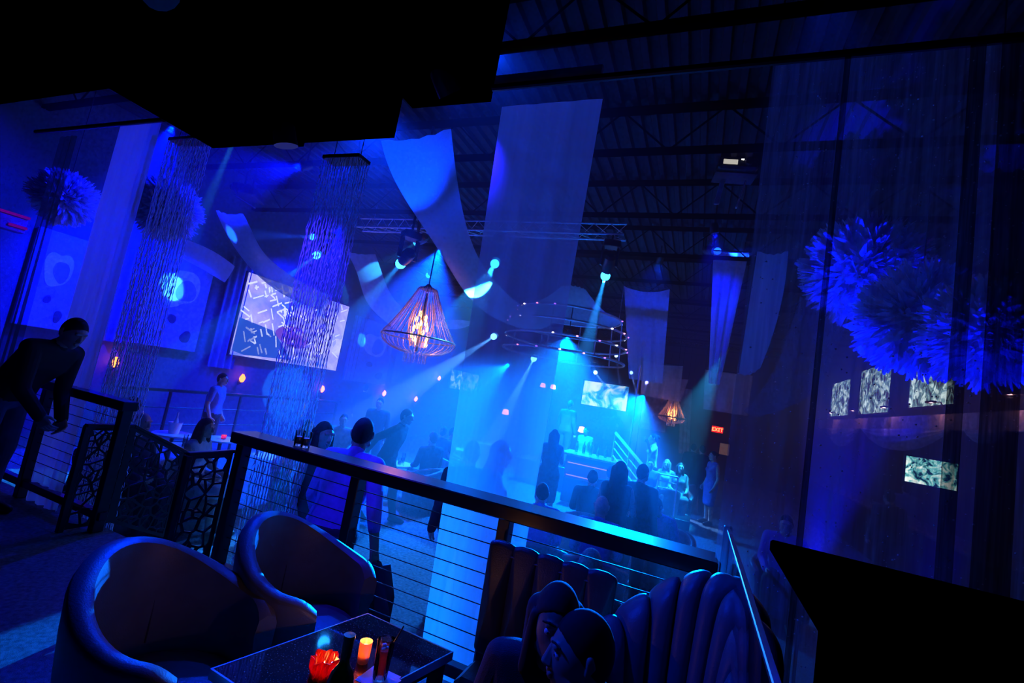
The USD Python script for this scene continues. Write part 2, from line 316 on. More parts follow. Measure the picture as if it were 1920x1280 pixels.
for i_, w_ in enumerate(ADDED_WASHES):             # housings made up around the added wash spots
    p_, d_ = np.array(w_[0]), unit(np.array(w_[1]) - np.array(w_[0])); q_ = p_ - d_ * .15
    t = Thing('added_wash_lamp', ('added black can-shaped wash lamp under the roof, ' if w_[6] else 'added black can-shaped wash lamp on a floor stand, ') + w_[7], 'stage light', tuple(p_) if w_[6] else (p_[0], p_[1], 0))
    t.p('can', tube([p_ - d_ * .24, p_ - d_ * .2, p_ - d_ * .06], [.05, .075, .08], 14), lamp_body, 40, w=True)
    t.p('yoke' if w_[6] else 'stand', cyl(q_, V(q_[0], q_[1], w_[6] - .003 if w_[6] else .001), .014, 6), lamp_body, w=True)

# ------------------------------------------------------------------ drapes
rod_mat = black_metal
RODZ = EYE + 1.90
single('curtain_rod', cyl((-1.45, 2.47, RODZ), (3.9, 2.47, RODZ), .022, 10), rod_mat, 'long black curtain rod along the mezzanine edge, right of the soffit', 'rod')
single('curtain_rod', cyl((-6.9, 2.47, RODZ), (-4.75, 2.47, RODZ), .022, 10), rod_mat, 'black curtain rod over the left hanging cloths', 'rod')
single('curtain_rod', cyl((-4.72, 2.9, RODZ), (-4.15, 2.3, RODZ - .08), .02, 10), rod_mat, 'short slanting black rod at the soffit corner, upper left', 'rod')
def hang_mesh(x0t, x1t, x0b, x1b, y, z0, z1, amp=.02, folds=4, seed=0, nu=40, nv=30, sag=0):
    def fn(u, v):
        a = x0t + (x0b - x0t) * v; b = x1t + (x1b - x1t) * v; x = a + (b - a) * u
        w = np.sin(u * folds * 2 * np.pi + seed) + .5 * np.sin(u * folds * 3.7 * np.pi + 2 * seed + v)
        return np.stack([x, y + amp * w * (.2 + .8 * v), z1 + (z0 - z1) * v - sag * 4 * u * (1 - u) * (1 - v)], -1)
    return grid(fn, nu, nv)
def hanging(name, x0t, x1t, x0b, x1b, y, z0, z1, material, label, catg, *a):
    return single(name, hang_mesh(x0t, x1t, x0b, x1b, y, z0, z1, *a), material, label, catg, True)
BX = [aty(950, 150, 2.7)[0], aty(1139, 130, 2.7)[0], aty(790, 1235, 2.7)[0], aty(946, 1235, 2.7)[0]]
hanging('hanging_banner', BX[0], BX[1], BX[2], BX[3], 2.70, MZ - .5, RODZ + .03, white_cloth, 'wide sheer white banner hanging from the rod to the floor in the middle', 'banner', .012, 3, 1)
single('banner_sleeve', tube([(BX[0], 2.56, RODZ + .02), (BX[1], 2.56, RODZ + .02)], .0, 4) if 0 else rbox(BX[0] + .01, BX[1] + .02, 2.52, 2.56, RODZ + .05, RODZ + .13, .004), pmat('sleeve_cloth', (.7, .7, .72), .9, .1), 'folded white top sleeve above the rod, at the head of the middle banner', 'cloth')
dl = [aty(x, y, 2.5)[0] for x, y in ((110, 265), (140, 265), (0, 680), (60, 680), (222, 232), (297, 232))]
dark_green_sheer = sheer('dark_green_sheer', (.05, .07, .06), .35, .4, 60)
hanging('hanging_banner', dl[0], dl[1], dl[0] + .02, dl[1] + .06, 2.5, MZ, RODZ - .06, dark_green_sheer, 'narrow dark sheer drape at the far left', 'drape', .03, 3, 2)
hanging('hanging_banner', dl[4], dl[5], dl[4], dl[5] - .02, 2.52, MZ, RODZ + .02, sail_cloth, 'pale sheer banner hanging behind the leaning man, left', 'banner', .02, 4, 3)
# bead curtains: strands of faceted beads hung as square columns
bead_mat = mat('clear_bead', {'d': ('diffuse_bsdf', {'color': (.85, .87, .9)}), 't': ('translucent_bsdf', {'color': (.85, .87, .9)}), 'm': ('mix_closure', {'fac': .5}), 'g': ('glossy_bsdf', {'color': (1, 1, 1), 'roughness': .18}), 'm2': ('mix_closure', {'fac': .25})},
               [('d.BSDF', 'm.closure1'), ('t.BSDF', 'm.closure2'), ('m.closure', 'm2.closure1'), ('g.BSDF', 'm2.closure2')], 'm2.closure')
def strand(x, y, z0, z1, r, seed):
    rs = np.random.RandomState(seed % 99991); n = max(8, int((z1 - z0) / .026)); z = np.linspace(z1, z0, n)
    rad = np.where(np.arange(n) % 2, r, r * .55) * rs.uniform(.75, 1.2, n)
    return tube(np.column_stack([x + rs.normal(0, .003, n), y + rs.normal(0, .003, n), z]), rad, 4)
def bead_column(name, x0, x1, y0, y1, z0, z1, label, spacing, r=.0055, seed=0, gap=0):
    t = Thing(name, label, 'bead curtain', ((x0 + x1) / 2, (y0 + y1) / 2, z0))
    t.p('hanging_frame', rbox(x0, x1, y0, y1, z1, z1 + .03, .004), black_metal, w=True)
    rs = np.random.RandomState(seed); pts = []
    for y in (y0 + .01, y1 - .01): pts += [(x, y) for x in np.arange(x0, x1, spacing)]
    for x in (x0 + .005, x1 - .005): pts += [(x, y) for y in np.arange(y0 + spacing, y1, spacing)]
    ms = [strand(x + rs.normal(0, .004), y + rs.normal(0, .004), z0 + rs.uniform(0, .1), z1, r * rs.uniform(.7, 1.2), seed * 1000 + i) for i, (x, y) in enumerate(pts)]
    t.p('bead_strands', cat(*ms), bead_mat, False, kind='stuff', w=True)
    for x in (x0 + .05, x1 - .05): t.p('hanger', cyl((x, (y0 + y1) / 2, z1 + .03), (x, (y0 + y1) / 2, ZC - .005), .004, 4), black_metal, w=True)
    return t
b0, b1 = aty(622, 265, 2.72)[0], aty(690, 265, 2.72)[0]
bead_column('bead_curtain', b0, b1, 2.66, 2.80, MZ - .25, EYE + 1.58, 'tall column of glittering clear bead strands beside the large screen', .026, .0052, seed=1)
b0, b1 = aty(330, 252, 2.72)[0], aty(386, 252, 2.72)[0]
bead_column('bead_curtain', b0, b1, 2.66, 2.80, MZ - .3, RODZ - .07, 'bead-strand column hanging left of the cut-out stair panel', .024, .0052, seed=2)
# stretched ceiling drapes
def sail(Lp, Rp, label, seed=0, n=40, m=10, mt=None, name='ceiling_drape'):
    A, B = spline([aty(*p) for p in Lp], n), spline([aty(*p) for p in Rp], n); v = np.linspace(0, 1, m)[None, :, None]
    P = A[:, None] * (1 - v) + B[:, None] * v; s = np.linspace(0, 1, n)[:, None]
    P[..., 2] -= .10 * np.sin(np.pi * v[..., 0]) * np.sin(np.pi * (.15 + .7 * s)) + .01 * np.sin(v[..., 0] * 25 + seed)
    idx = np.arange(n * m).reshape(n, m); a = idx[:-1, :-1].ravel(); f = np.vstack([np.stack([a, a + m, a + m + 1], 1), np.stack([a, a + m + 1, a + 1], 1)])
    return single(name, trimesh.Trimesh(P.reshape(-1, 3), f, process=False), mt or sail_cloth, label, 'drape', True)
sail([(715, 262, 3.0), (768, 385, 4.2), (830, 480, 6), (885, 562, 8), (950, 606, 10), (1005, 618, 11.3)], [(846, 240, 3.2), (858, 340, 4.3), (880, 440, 5.8), (915, 510, 7.6), (970, 566, 9.6), (1040, 604, 11.3)], 'long white drape sweeping from the soffit down to the ring canopy', 1)
sail([(405, 393, 5), (432, 450, 5.4), (480, 512, 6), (540, 556, 7), (600, 580, 8)], [(456, 400, 5), (481, 450, 5.4), (512, 490, 6), (570, 530, 7), (620, 552, 8)], 'small white drape with a lit oval left of the large screen', 2)
sail([(648, 470, 9), (675, 530, 9.4), (692, 572, 10), (735, 612, 10.8), (775, 632, 11.3)], [(704, 476, 9), (725, 535, 9.4), (748, 570, 10), (785, 596, 10.8), (815, 610, 11.3)], 'white drape with a bright lit patch beside the large chandelier', 3)
sail([(812, 606, 11.0), (835, 600, 11.1), (862, 600, 11.2), (888, 604, 11.3)], [(815, 608, 11.0), (838, 616, 10.9), (864, 616, 11.0), (886, 606, 11.3)], 'small pale drape end glowing right of the large chandelier', 4, 14, 6)
sail([(296, 462, 4.6), (330, 478, 4.9), (370, 500, 5.3), (420, 530, 5.8)], [(326, 442, 4.6), (370, 458, 4.9), (405, 475, 5.3), (440, 500, 5.8)], 'blue-lit drape end behind the left feather ball', 5, 20, 8)
# banners over the far right of the floor
def far_banner(p, Y, label, mt=None, sag=.12, seed=0, name='hanging_banner', amp=.05, folds=3):
    """p: pixel corners top-left, top-right, bottom-left, bottom-right, hung in the plane Y"""
    c = [aty(x, y, Y) for x, y in p]; z1 = (c[0][2] + c[1][2]) / 2; z0 = (c[2][2] + c[3][2]) / 2
    w = Thing(name, label, 'banner', ((c[0][0] + c[1][0]) / 2, Y, z0))
    w.p('cloth', hang_mesh(c[0][0], c[1][0], c[2][0], c[3][0], Y, z0, z1, amp, folds, seed, 24, 20, sag), mt or white_cloth, True, w=True)
    w.p('cord', cyl((c[0][0], Y, z1), (c[0][0], Y, ZC - .01), .004, 4), black_metal, w=True); w.p('cord', cyl((c[1][0], Y, z1), (c[1][0], Y, ZC - .01), .004, 4), black_metal, w=True)
    w.p('batten', cyl((c[0][0], Y, z1 + .01), (c[1][0], Y, z1 + .01), .012, 6), black_metal, w=True); return w
far_banner([(1170, 537), (1256, 541), (1178, 716), (1243, 712)], 12.5, 'broad blue-lit banner hanging right of the falling beam')
far_banner([(1338, 470), (1404, 474), (1328, 720), (1350, 720)], 9.5, 'saturated blue banner hanging at the edge of the glitter curtain', seed=1, sag=.02)
far_banner([(1322, 696), (1412, 700), (1318, 770), (1402, 776)], 15, 'short square banner hanging low over the exit side', seed=2, sag=.02)
far_banner([(1206, 680), (1281, 682), (1200, 745), (1274, 748)], 16, 'short pale banner hanging behind the broad one', seed=3, sag=.05)
far_banner([(1243, 712), (1292, 704), (1236, 748), (1276, 752)], 17.5, 'small warm-lit banner hanging just above the small chandelier', seed=4, sag=.03)
far_banner([(1206, 726), (1252, 730), (1201, 803), (1247, 810)], 19, 'pale far banner hanging left of the small chandelier', seed=5, sag=.02)
far_banner([(1276, 728), (1298, 728), (1272, 850), (1292, 852)], 20, 'narrow tall far banner hanging right of the small chandelier', seed=6, sag=.01)
# the glitter curtain along the mezzanine edge, right
GX0 = aty(1450, 130, 2.47)[0]
def gl(u, v):
    x = GX0 + u * 2.9; z = RODZ + .02 + (MZ - RODZ) * v
    w = np.sin(u * 46) + .8 * np.sin(u * 83 + 1 + v) + .5 * np.sin(u * 150 + 2)
    return np.stack([x, 2.50 + .020 * w * (.35 + .65 * v), z + 0 * x], -1)
t = Thing('glitter_curtain', 'sheer glittering curtain hanging from the rod across the right side', 'curtain', (GX0 + 1.4, 2.5, MZ))
t.p('sheer_cloth', grid(gl, 220, 20), glitter_cloth, True, w=True)
rs = np.random.RandomState(3); uu, vv = rs.rand(3400), rs.rand(3400); P = gl(uu, vv); oc = trimesh.creation.icosphere(0, .0032)
sv = np.asarray(oc.vertices); sf = np.asarray(oc.faces); off = P + [0, -.006, 0]
seqm = trimesh.Trimesh((off[:, None] + sv[None] * rs.uniform(.4, 1.5, (len(P), 1, 1))).reshape(-1, 3), (sf[None] + (np.arange(len(P)) * len(sv))[:, None, None]).reshape(-1, 3), process=False)
t.p('sequins', seqm, mat('sequin', {'p': ('principled_bsdf', {'base_color': (.95, .95, .95), 'metallic': .2, 'roughness': .2})}, [], 'p.BSDF'), False, kind='stuff', w=True, label='scattered shiny sequins')
# black strips and swags with the curtain
for i, (px_, wd, lab) in enumerate(((1800, .055, 'narrow black hanging strip crossing the three feather balls'), (1538, .025, 'thin black hanging strip left of the tall wall screens'), (1885, .12, 'wide black hanging strip at the right edge'))):
    x = aty(px_, 640, 2.43)[0]; hanging('hanging_strip', x - wd / 2, x + wd / 2, x - wd / 2, x + wd / 2, 2.44, MZ, RODZ - .03, black_sheer, lab, 'drape', .006, 2, i, 8, 12)
sail([(1500, 556, 5.0), (1470, 650, 4.9), (1440, 715, 4.8), (1395, 770, 4.7)], [(1600, 575, 5.0), (1560, 680, 4.9), (1520, 740, 4.8), (1440, 772, 4.7)], 'glittery swag gathered behind the glitter curtain', 6, 24, 10, glitter_cloth)
sail([(1420, 470, 6.0), (1400, 600, 5.9), (1385, 700, 5.8)], [(1478, 470, 6.0), (1462, 580, 5.9), (1425, 690, 5.8)], 'blue-lit drape gathered left of the glittery swag', 7, 24, 10)

# ------------------------------------------------------------------ cable railing, panels, stairs, glass
RZ = EYE - .58
steel = mat('steel_cable', {'p': ('principled_bsdf', {'base_color': (.06, .06, .065), 'metallic': .6, 'roughness': .45})}, [], 'p.BSDF')
gloss_black = pmat('gloss_black', (.012, .012, .014), .28, .2, 6)
def railing(x0, x1, posts, label, ledge):
    t = Thing('cable_railing', label, 'railing', ((x0 + x1) / 2, 2.5, MZ))
    t.p('top_rail', rbox(x0, x1, 2.43, 2.43 + ledge, RZ - .075, RZ, .006), gloss_black, w=True)
    for x in posts: t.p('post', rbox(x - .033, x + .033, 2.46, 2.54, MZ + .004, RZ - .075, .004), black_metal, w=True)
    t.p('bottom_rail', rbox(x0, x1, 2.47, 2.53, MZ + .10, MZ + .16, .004), black_metal, w=True)
    for k in range(9): t.p('cable', cyl((x0 + .03, 2.5, RZ - .155 - k * .079), (x1 - .03, 2.5, RZ - .155 - k * .079), .0028, 6), steel, w=True)
    return t
railing(-2.97, .16, (-2.9, -1.89, -.885, .125), 'long black cable railing with a drink ledge behind the seats', .20)
railing(-7.9, -4.21, (-7.8, -6.6, -5.4, -4.27), 'black cable railing left of the stair opening, under the leaning man', .12)
# cut-out panels: cracked pattern of holes
def cracked(poly, cell, seed, web=.016, frame=.03):
    rs = np.random.RandomState(seed); x0, y0, x1, y1 = poly.bounds; n = int((x1 - x0) * (y1 - y0) / cell ** 2) + 12
    pts = np.column_stack([rs.uniform(x0 - .1, x1 + .1, n), rs.uniform(y0 - .1, y1 + .1, n)])
    big = np.vstack([pts, [[x0 - 5, y0 - 5], [x1 + 5, y0 - 5], [x0 - 5, y1 + 5], [x1 + 5, y1 + 5]]]); vo = Voronoi(big); inner = poly.buffer(-frame, join_style=2); hs = []
    for i in range(n):
        r = vo.regions[vo.point_region[i]]
        if -1 in r or len(r) < 3: continue
        h = sg.Polygon(vo.vertices[r]).intersection(inner).buffer(-web / 2 * rs.uniform(.7, 1.8), join_style=2)
        if h.geom_type == 'Polygon' and h.area > .0002: hs.append(h)
    return poly.difference(shapely.union_all(hs))
def panel2d(poly, th): 
    gs = getattr(poly, 'geoms', [poly]); return cat(*[trimesh.creation.extrude_polygon(g, th, engine='earcut') for g in gs])
def place_yz(m, X):                      # 2-D (y, z) extruded along x
    m = m.copy(); v = m.vertices.copy(); m.vertices = np.column_stack([X + v[:, 2], v[:, 0], v[:, 1]]); return m
e = EYE
PX = -4.38
q1 = sg.Polygon([(2.33, e - 1.60), (2.65, e - 1.60), (2.65, e - .81), (2.33, e - .81)])
q2 = sg.Polygon([(2.65, e - 1.60), (3.15, e - 1.83), (3.15, e - 1.06), (2.65, e - .81)])
t = Thing('balustrade', 'black folded stair balustrade with a cracked cut-out pattern', 'balustrade', (PX, 2.7, MZ))
t.p('panel', place_yz(panel2d(cracked(q1, .06, 5, .011, .02), .012), PX), black_metal, w=True); t.p('panel', place_yz(panel2d(cracked(q2, .06, 6, .011, .02), .012), PX), black_metal, w=True)
t.p('hand_rail', cat(beam((PX, 2.31, e - .80), (PX, 2.65, e - .80), .05, .025), beam((PX, 2.65, e - .80), (PX, 3.17, e - 1.05), .05, .025)), black_metal, w=True)
for y, za, zb in ((2.32, MZ + .002, e - .8), (3.16, .002, e - 1.05)): t.p('post', rbox(PX - .02, PX + .02, y - .02, y + .02, za, zb, .004), black_metal, w=True)
q3 = sg.Polygon([(2.14, e - 1.46), (2.44, e - 1.46), (2.44, e - .72), (2.14, e - .72)])
t = Thing('balustrade', 'narrow black cut-out panel at the railing end, behind the second armchair', 'balustrade', (-2.93, 2.3, MZ))
t.p('panel', place_yz(panel2d(cracked(q3, .06, 9, .011, .02), .012), -2.93), black_metal, w=True); t.p('hand_rail', beam((-2.925, 2.12, e - .71), (-2.925, 2.45, e - .71), .035, .02), black_metal, w=True)
t.p('post', rbox(-2.945, -2.905, 2.11, 2.15, MZ + .002, e - .72, .004), black_metal, w=True)
strip_glow = emit('beam_patch_glow', (.03, .45, 1), 6)  # glow put in for patches of beam light on the steps
t = Thing('stair', 'short dark stair from the mezzanine to the floor with added glowing step edges', 'stair', (-3.67, 2.9, 0))
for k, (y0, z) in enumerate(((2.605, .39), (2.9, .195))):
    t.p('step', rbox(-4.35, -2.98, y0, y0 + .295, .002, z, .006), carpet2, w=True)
    t.p('beam_patch_strip', box(-4.3, -3.03, y0 + .285, y0 + .3, z - .03, z - .015), strip_glow, w=True, label='cyan glowing strip added for beam light on the step')
# glass end panel beside the channel-back chair, and the black counter
glass = mat('pane_glass', {'t': ('transparent_bsdf', {'color': (.86, .9, .95)}), 'g': ('glossy_bsdf', {'color': (1, 1, 1), 'roughness': .03}), 'f': ('fresnel', {'IOR': 1.45}), 'm': ('mix_closure', {})},
            [('f.fac', 'm.fac'), ('t.BSDF', 'm.closure1'), ('g.BSDF', 'm.closure2')], 'm.closure')
t = Thing('glass_panel', 'clear glass end panel with a bright metal top edge, right of the striped chair', 'glass panel', (.2, 1.6, MZ))
t.p('pane', box(.195, .205, .9, 2.42, MZ + .06, e - .47), glass, w=True); t.p('edge_trim', rbox(.19, .21, .88, 2.66, e - .47, e - .455, .003), chrome, w=True); t.p('shoe', rbox(.17, .23, .88, 2.42, MZ + .002, MZ + .06, .005), black_metal, w=True)
t.p('post', rbox(.18, .22, 2.63, 2.67, MZ - .5, e - .45, .004), black_metal, w=True)
t = Thing('bar_counter', 'black counter with overhanging top in the lower right corner', 'counter', (1.6, 1.4, MZ))
t.p('counter_top', rbox(.34, 3.6, .7, 2.36, e - .46, e - .41, .008), black_paint, w=True); t.p('body', rbox(.5, 3.4, .85, 2.2, MZ + .002, e - .46, .01), black_paint, w=True)

# ------------------------------------------------------------------ armchairs, low table and what stands on it
leather = pmat('dark_leather', (.13, .13, .14), .42, .12, 14, .12)
dark_leather2 = pmat('black_leather', (.045, .045, .048), .4, .2, 14, .15)
leg_wood = pmat('dark_wood', (.03, .022, .018), .4, .3, 20)
def tub_shape(r=.32, back=.78, arm=.58, open_deg=50, th=.058, seat=.36, n=46, flare=.10):
    """barrel shell: an arc of padded wall whose top falls from the back to the arm ends"""
    a = np.linspace(math.radians(open_deg), math.radians(360 - open_deg), n); P = []; prof = []
    for k, ang in enumerate(a):
        w = abs(ang - math.pi) / (math.pi - math.radians(open_deg)); top = arm + (back - arm) * (.5 + .5 * math.cos(math.pi * min(1, w * 1.05))) ** 1.15
        top -= .05 * max(0, (w - .85) / .15) ** 2
        ring = []
        for (dr, z) in ((0, .10), (0, .25), (.0, .42), (.012, top - .12), (.014, top - .03), (0.004, top - .006), (-th * .5, top + .004), (-th * .95, top - .012), (-th - .004, top - .07), (-th * .95, .42), (-th, .30), (-th, .10)):
            sl = 1 + flare * (z - .4) * (.6 + .4 * math.cos(ang - math.pi)); rr = (r + dr) * sl
            ring.append((rr * math.cos(ang) * 1.05, rr * math.sin(ang), z))
        P.append(ring)
    P = np.array(P); m = P.shape[1]; v = P.reshape(-1, 3); f = []
    for i in range(n - 1):
        for j in range(m):
            k = (j + 1) % m; f += [(i * m + j, (i + 1) * m + j, (i + 1) * m + k), (i * m + j, (i + 1) * m + k, i * m + k)]
    for i, rev in ((0, 0), (n - 1, 1)):
        c = len(v); v = np.vstack([v, P[i].mean(0)])
        for j in range(m):
            k = (j + 1) % m; f.append((c, i * m + j, i * m + k) if not rev else (c, i * m + k, i * m + j))
    return trimesh.Trimesh(v, np.array(f), process=False)
def soft_disc(r, z0, z1, b=.04, n=32, sx=1.0):
    m = lathe([(.001, z0), (r - .01, z0), (r, z0 + .02), (r, z1 - b), (r - b * .3, z1 - b * .3), (r - b, z1), (r * .5, z1 + .008), (.001, z1 + .01)], n); m.apply_scale([sx, 1, 1]); return m
def armchair(loc, rz, label, shell_mat=None, legs=True, **kw):
    mt = shell_mat or leather; t = Thing('armchair', label, 'armchair', loc, rz)
    r = kw.get('r', .33); seams = kw.pop('seams', True); t.p('shell', tub_shape(**kw), mt, 50)
    t.p('seat_cushion', soft_disc(r - .09, .20, kw.get('seat', .36) + .02, sx=1.12), mt, 45)
    t.p('seat_base', soft_disc(r - .02, .10, .21, .015, sx=1.04), mt, 45)
    for ang in (60, 180 - 30, 180 + 30, 300): 
        x, y = .8 * r * math.cos(math.radians(ang)), .8 * r * math.sin(math.radians(ang)); t.p('leg', cyl((x, y, .001), (x, y, .105), .018, 8), leg_wood)
    if seams:
        for ang in (150, 210):       # stitched seams of the back panels
            g = math.radians(ang); q = []
            for z in np.linspace(.4, .70 * kw.get('back', .78) / .78, 7):
                rr = (r - .066) * (1 + .10 * (z - .4) * (.6 + .4 * math.cos(g - math.pi))); q.append((rr * math.cos(g) * 1.05, rr * math.sin(g), z))
            t.p('seam', tube(q, .0035, 5), dark_leather2, True)
    return t
armchair((-1.66, 1.34, MZ), math.radians(14), 'dark leather tub armchair in the lower left corner, nearest the camera', back=.82, arm=.61)
armchair((-1.64, 1.96, MZ), math.radians(8), 'dark leather tub armchair just behind the lower left one, by the railing', back=.82, arm=.61)
armchair((-6.25, 1.7, MZ), math.radians(60), 'pale-edged tub armchair at the far left picture edge', back=.80, arm=.60, r=.36)
# the low table
TZ = EYE - 1.05
ta, tb, tc = V(-1.235, 1.885), V(-.79, 1.865), V(-1.375, 1.25); td = tb + tc - ta; td2 = V(-.94, 1.22)
speck = mat('speckled_table_gloss', {'tc': ('texture_coordinate', {}), 'v': ('voronoi_texture', {'scale': 120}) if False else ('noise_texture', {'scale': 170, 'detail': 1}), 'r': ('rgb_ramp', {'ramp': [(.66, (.012, .012, .014)), (.74, (.22, .2, .16))]}),
    'p': ('principled_bsdf', {'roughness': .06, 'coat_weight': .6, 'coat_roughness': .03})}, [('tc.object', 'n.vector') if False else ('tc.object', 'v.vector'), ('v.fac', 'r.fac'), ('r.color', 'p.base_color')], 'p.BSDF')
ctr = (ta + tb + tc + td2) / 4; poly = sg.Polygon([ta, tb, td2, tc])
t = Thing('low_table', 'low glossy black table with speckled top in front of the armchairs', 'table', (*ctr, MZ))
def slab(poly, z0, z1):
    m = trimesh.creation.extrude_polygon(poly, z1 - z0, engine='earcut'); m.apply_translation([0, 0, z0]); return m
t.p('tabletop', slab(poly.buffer(-.006), TZ - .03, TZ), speck, False, w=True)
rim = poly.difference(poly.buffer(-.006)); t.p('edge_trim', slab(rim, TZ - .032, TZ + .001), chrome, False, w=True, label='bright metal edge strip')
for c in (ta, tb, td2, tc):
    q = c + (ctr - c) * .14; t.p('leg', rbox(q[0] - .025, q[0] + .025, q[1] - .025, q[1] + .025, MZ + .001, TZ - .031, .004), black_metal, w=True)
t.p('apron', slab(poly.buffer(-.05).difference(poly.buffer(-.07)), TZ - .09, TZ - .031), black_metal, False, w=True)
green_glass = mat('green_bottle_glass', {'d': ('diffuse_bsdf', {'color': (.14, .34, .03)}), 't': ('transparent_bsdf', {'color': (.40, .66, .12)}), 'm': ('mix_closure', {'fac': .6}), 'g': ('glossy_bsdf', {'color': (1, 1, 1), 'roughness': .05}), 'f': ('fresnel', {'IOR': 1.5}), 'm2': ('mix_closure', {})},
                  [('d.BSDF', 'm.closure1'), ('t.BSDF', 'm.closure2'), ('f.fac', 'm2.fac'), ('m.closure', 'm2.closure1'), ('g.BSDF', 'm2.closure2')], 'm2.closure')
clear_glass = mat('clear_glass', {'t': ('transparent_bsdf', {'color': (.9, .93, .95)}), 'g': ('glossy_bsdf', {'color': (1, 1, 1), 'roughness': .02}), 'f': ('layer_weight', {'blend': .35}), 'm': ('mix_closure', {})},
            [('f.fresnel', 'm.fac'), ('t.BSDF', 'm.closure1'), ('g.BSDF', 'm.closure2')], 'm.closure')
def bottle(c, label, h=.30, r=.037, name='bottle', foil=(.35, .28, .05), gm=None):
    t = Thing(name, label, 'bottle', c)
    t.p('body', lathe([(.001, .001), (r * .9, .001), (r, .006), (r, h * .58), (r * .85, h * .66), (r * .42, h * .74), (r * .36, h * .78), (r * .36, h * .97), (r * .42, h * .97), (r * .42, h), (.001, h)], 24), gm or green_glass, 40)
    t.p('foil', lathe([(r * .38, h * .80), (r * .40, h * .81), (r * .40, h * .965), (r * .445, h * .965), (r * .445, h * 1.003), (.001, h * 1.006)], 20), pmat('bottle_foil_' + str(foil[0]).replace('.', ''), foil, .3, .2, 30, metallic=.6), 40)
    t.p('label', lathe([(r + .0006, h * .16), (r + .0008, h * .17), (r + .0008, h * .50), (r + .0006, h * .51)], 24), pmat('bottle_label', (.10, .10, .06), .6, .5, 60), 40); return t
bp = atz(656, 1190, TZ + .30); bottle((bp[0], bp[1], TZ), 'dark green wine bottle with gold neck foil on the low table')
# the pink drink
g = atz(711, 1274, TZ)
t = Thing('napkin', 'pale square napkin under the pink drink on the low table', 'napkin', (g[0], g[1], TZ))
t.p('top_sheet', grid(lambda u, v: np.stack([(u - .5) * .11 + (v - .5) * .02, (v - .5) * .11 - (u - .5) * .03, .003 + .002 * np.sin(u * 7) * np.sin(v * 6)], -1), 12, 12), pmat('paper_napkin', (.75, .72, .7), .9, .1), True)
t.p('bottom_sheet', grid(lambda u, v: np.stack([(u - .5) * .115 - .006, (v - .5) * .112 + .004, .0012 + 0 * u], -1), 4, 4), pmat('paper_napkin', (.75, .72, .7), .9, .1), True)
t = Thing('cocktail', 'tall glass of pink-orange drink with a black straw on the low table', 'drink', (g[0], g[1], TZ + .006))
t.p('glass', lathe([(.001, 0), (.023, 0), (.0245, .004), (.026, .02), (.031, .13), (.0302, .13), (.0252, .022), (.001, .016)], 28), clear_glass, 40)
t.p('liquid', lathe([(.001, .0175), (.0248, .0225), (.0285, .10), (.001, .101)], 24), mat('pink_drink', {'d': ('diffuse_bsdf', {'color': (.95, .28, .16)}), 't': ('translucent_bsdf', {'color': (.95, .25, .12)}), 'm': ('mix_closure', {'fac': .6})}, [('d.BSDF', 'm.closure1'), ('t.BSDF', 'm.closure2')], 'm.closure'), 40)
for i, (dx, dy, dz) in enumerate(((.008, .004, .098), (-.009, .006, .1), (.0, -.010, .099), (-.004, -.002, .106))): t.p('ice_cube', obox((dx, dy, dz), unit(V(1, .3 * i, .2)), unit(np.cross(unit(V(1, .3 * i, .2)), [.1, .2, 1])), unit(np.cross(unit(V(1, .3 * i, .2)), np.cross(unit(V(1, .3 * i, .2)), [.1, .2, 1]))), .015, .014, .014, .002), pmat('ice', (.8, .75, .75), .1, .1), False)
t.p('straw', cyl((-.012, .0, .02), (.05, .012, .185), .0028, 8), pmat('straw_black', (.01, .01, .01), .4), True)
# candles
flame_m = emit('flame_glow', (1, .42, .08), 40)
def candle(c, label, col, r=.032, h=.07, power=1.2, crinkle=0, warm=(1, .28, .04)):
    t = Thing('votive_candle', label, 'candle', c); n = 28; pr = [(.001, .001), (r * .85, .001), (r * .95, .008), (r, h * .5), (r * 1.06, h), (r * .98, h), (r * .9, h * .5), (r * .8, .012), (.001, .01)]
    m = lathe(pr, n)
    if crinkle:
        v = m.vertices; a = np.arctan2(v[:, 1], v[:, 0]); k = 1 + crinkle * np.sin(a * 7) * (v[:, 2] / h) + crinkle * .7 * np.sin(a * 11 + v[:, 2] * 90); v[:, :2] *= k[:, None]; v[:, 2] += crinkle * .03 * np.sin(a * 5) * (v[:, 2] / h); m.vertices = v
    gm = mat('votive_' + str(col[1]).replace('.', ''), {'d': ('diffuse_bsdf', {'color': col}), 't': ('translucent_bsdf', {'color': col}), 'm': ('mix_closure', {'fac': .7}), 'g': ('glossy_bsdf', {'color': (1, 1, 1), 'roughness': .08}), 'm2': ('mix_closure', {'fac': .12})},
             [('d.BSDF', 'm.closure1'), ('t.BSDF', 'm.closure2'), ('m.closure', 'm2.closure1'), ('g.BSDF', 'm2.closure2')], 'm2.closure')
    t.p('holder', m, gm, 40); t.p('wax', lathe([(.001, .011), (r * .78, .013), (r * .82, h * .35), (.001, h * .35)], 20), pmat('wax', (.8, .6, .4), .5, .1), 40)
    t.p('flame', lathe([(.001, h * .40), (.0035, h * .46), (.0045, h * .54), (.002, h * .68), (.0005, h * .78)], 10), flame_m, True, label='small orange flame')
    bulb(t.path + '/light', (0, 0, h * 1.12), power, warm, .006); return t
rc = atz(603, 1268, TZ); candle((rc[0], rc[1], TZ), 'crinkled red glass votive candle at the bottom of the picture', (.9, .03, .02), .042, .065, .03, .14)
cc = atz(668, 1240, TZ); candle((cc[0] + .02, cc[1] + .01, TZ), 'amber candle glass glowing right behind the wine bottle', (.95, .5, .2), .022, .075, .34, warm=(1, .4, .12))
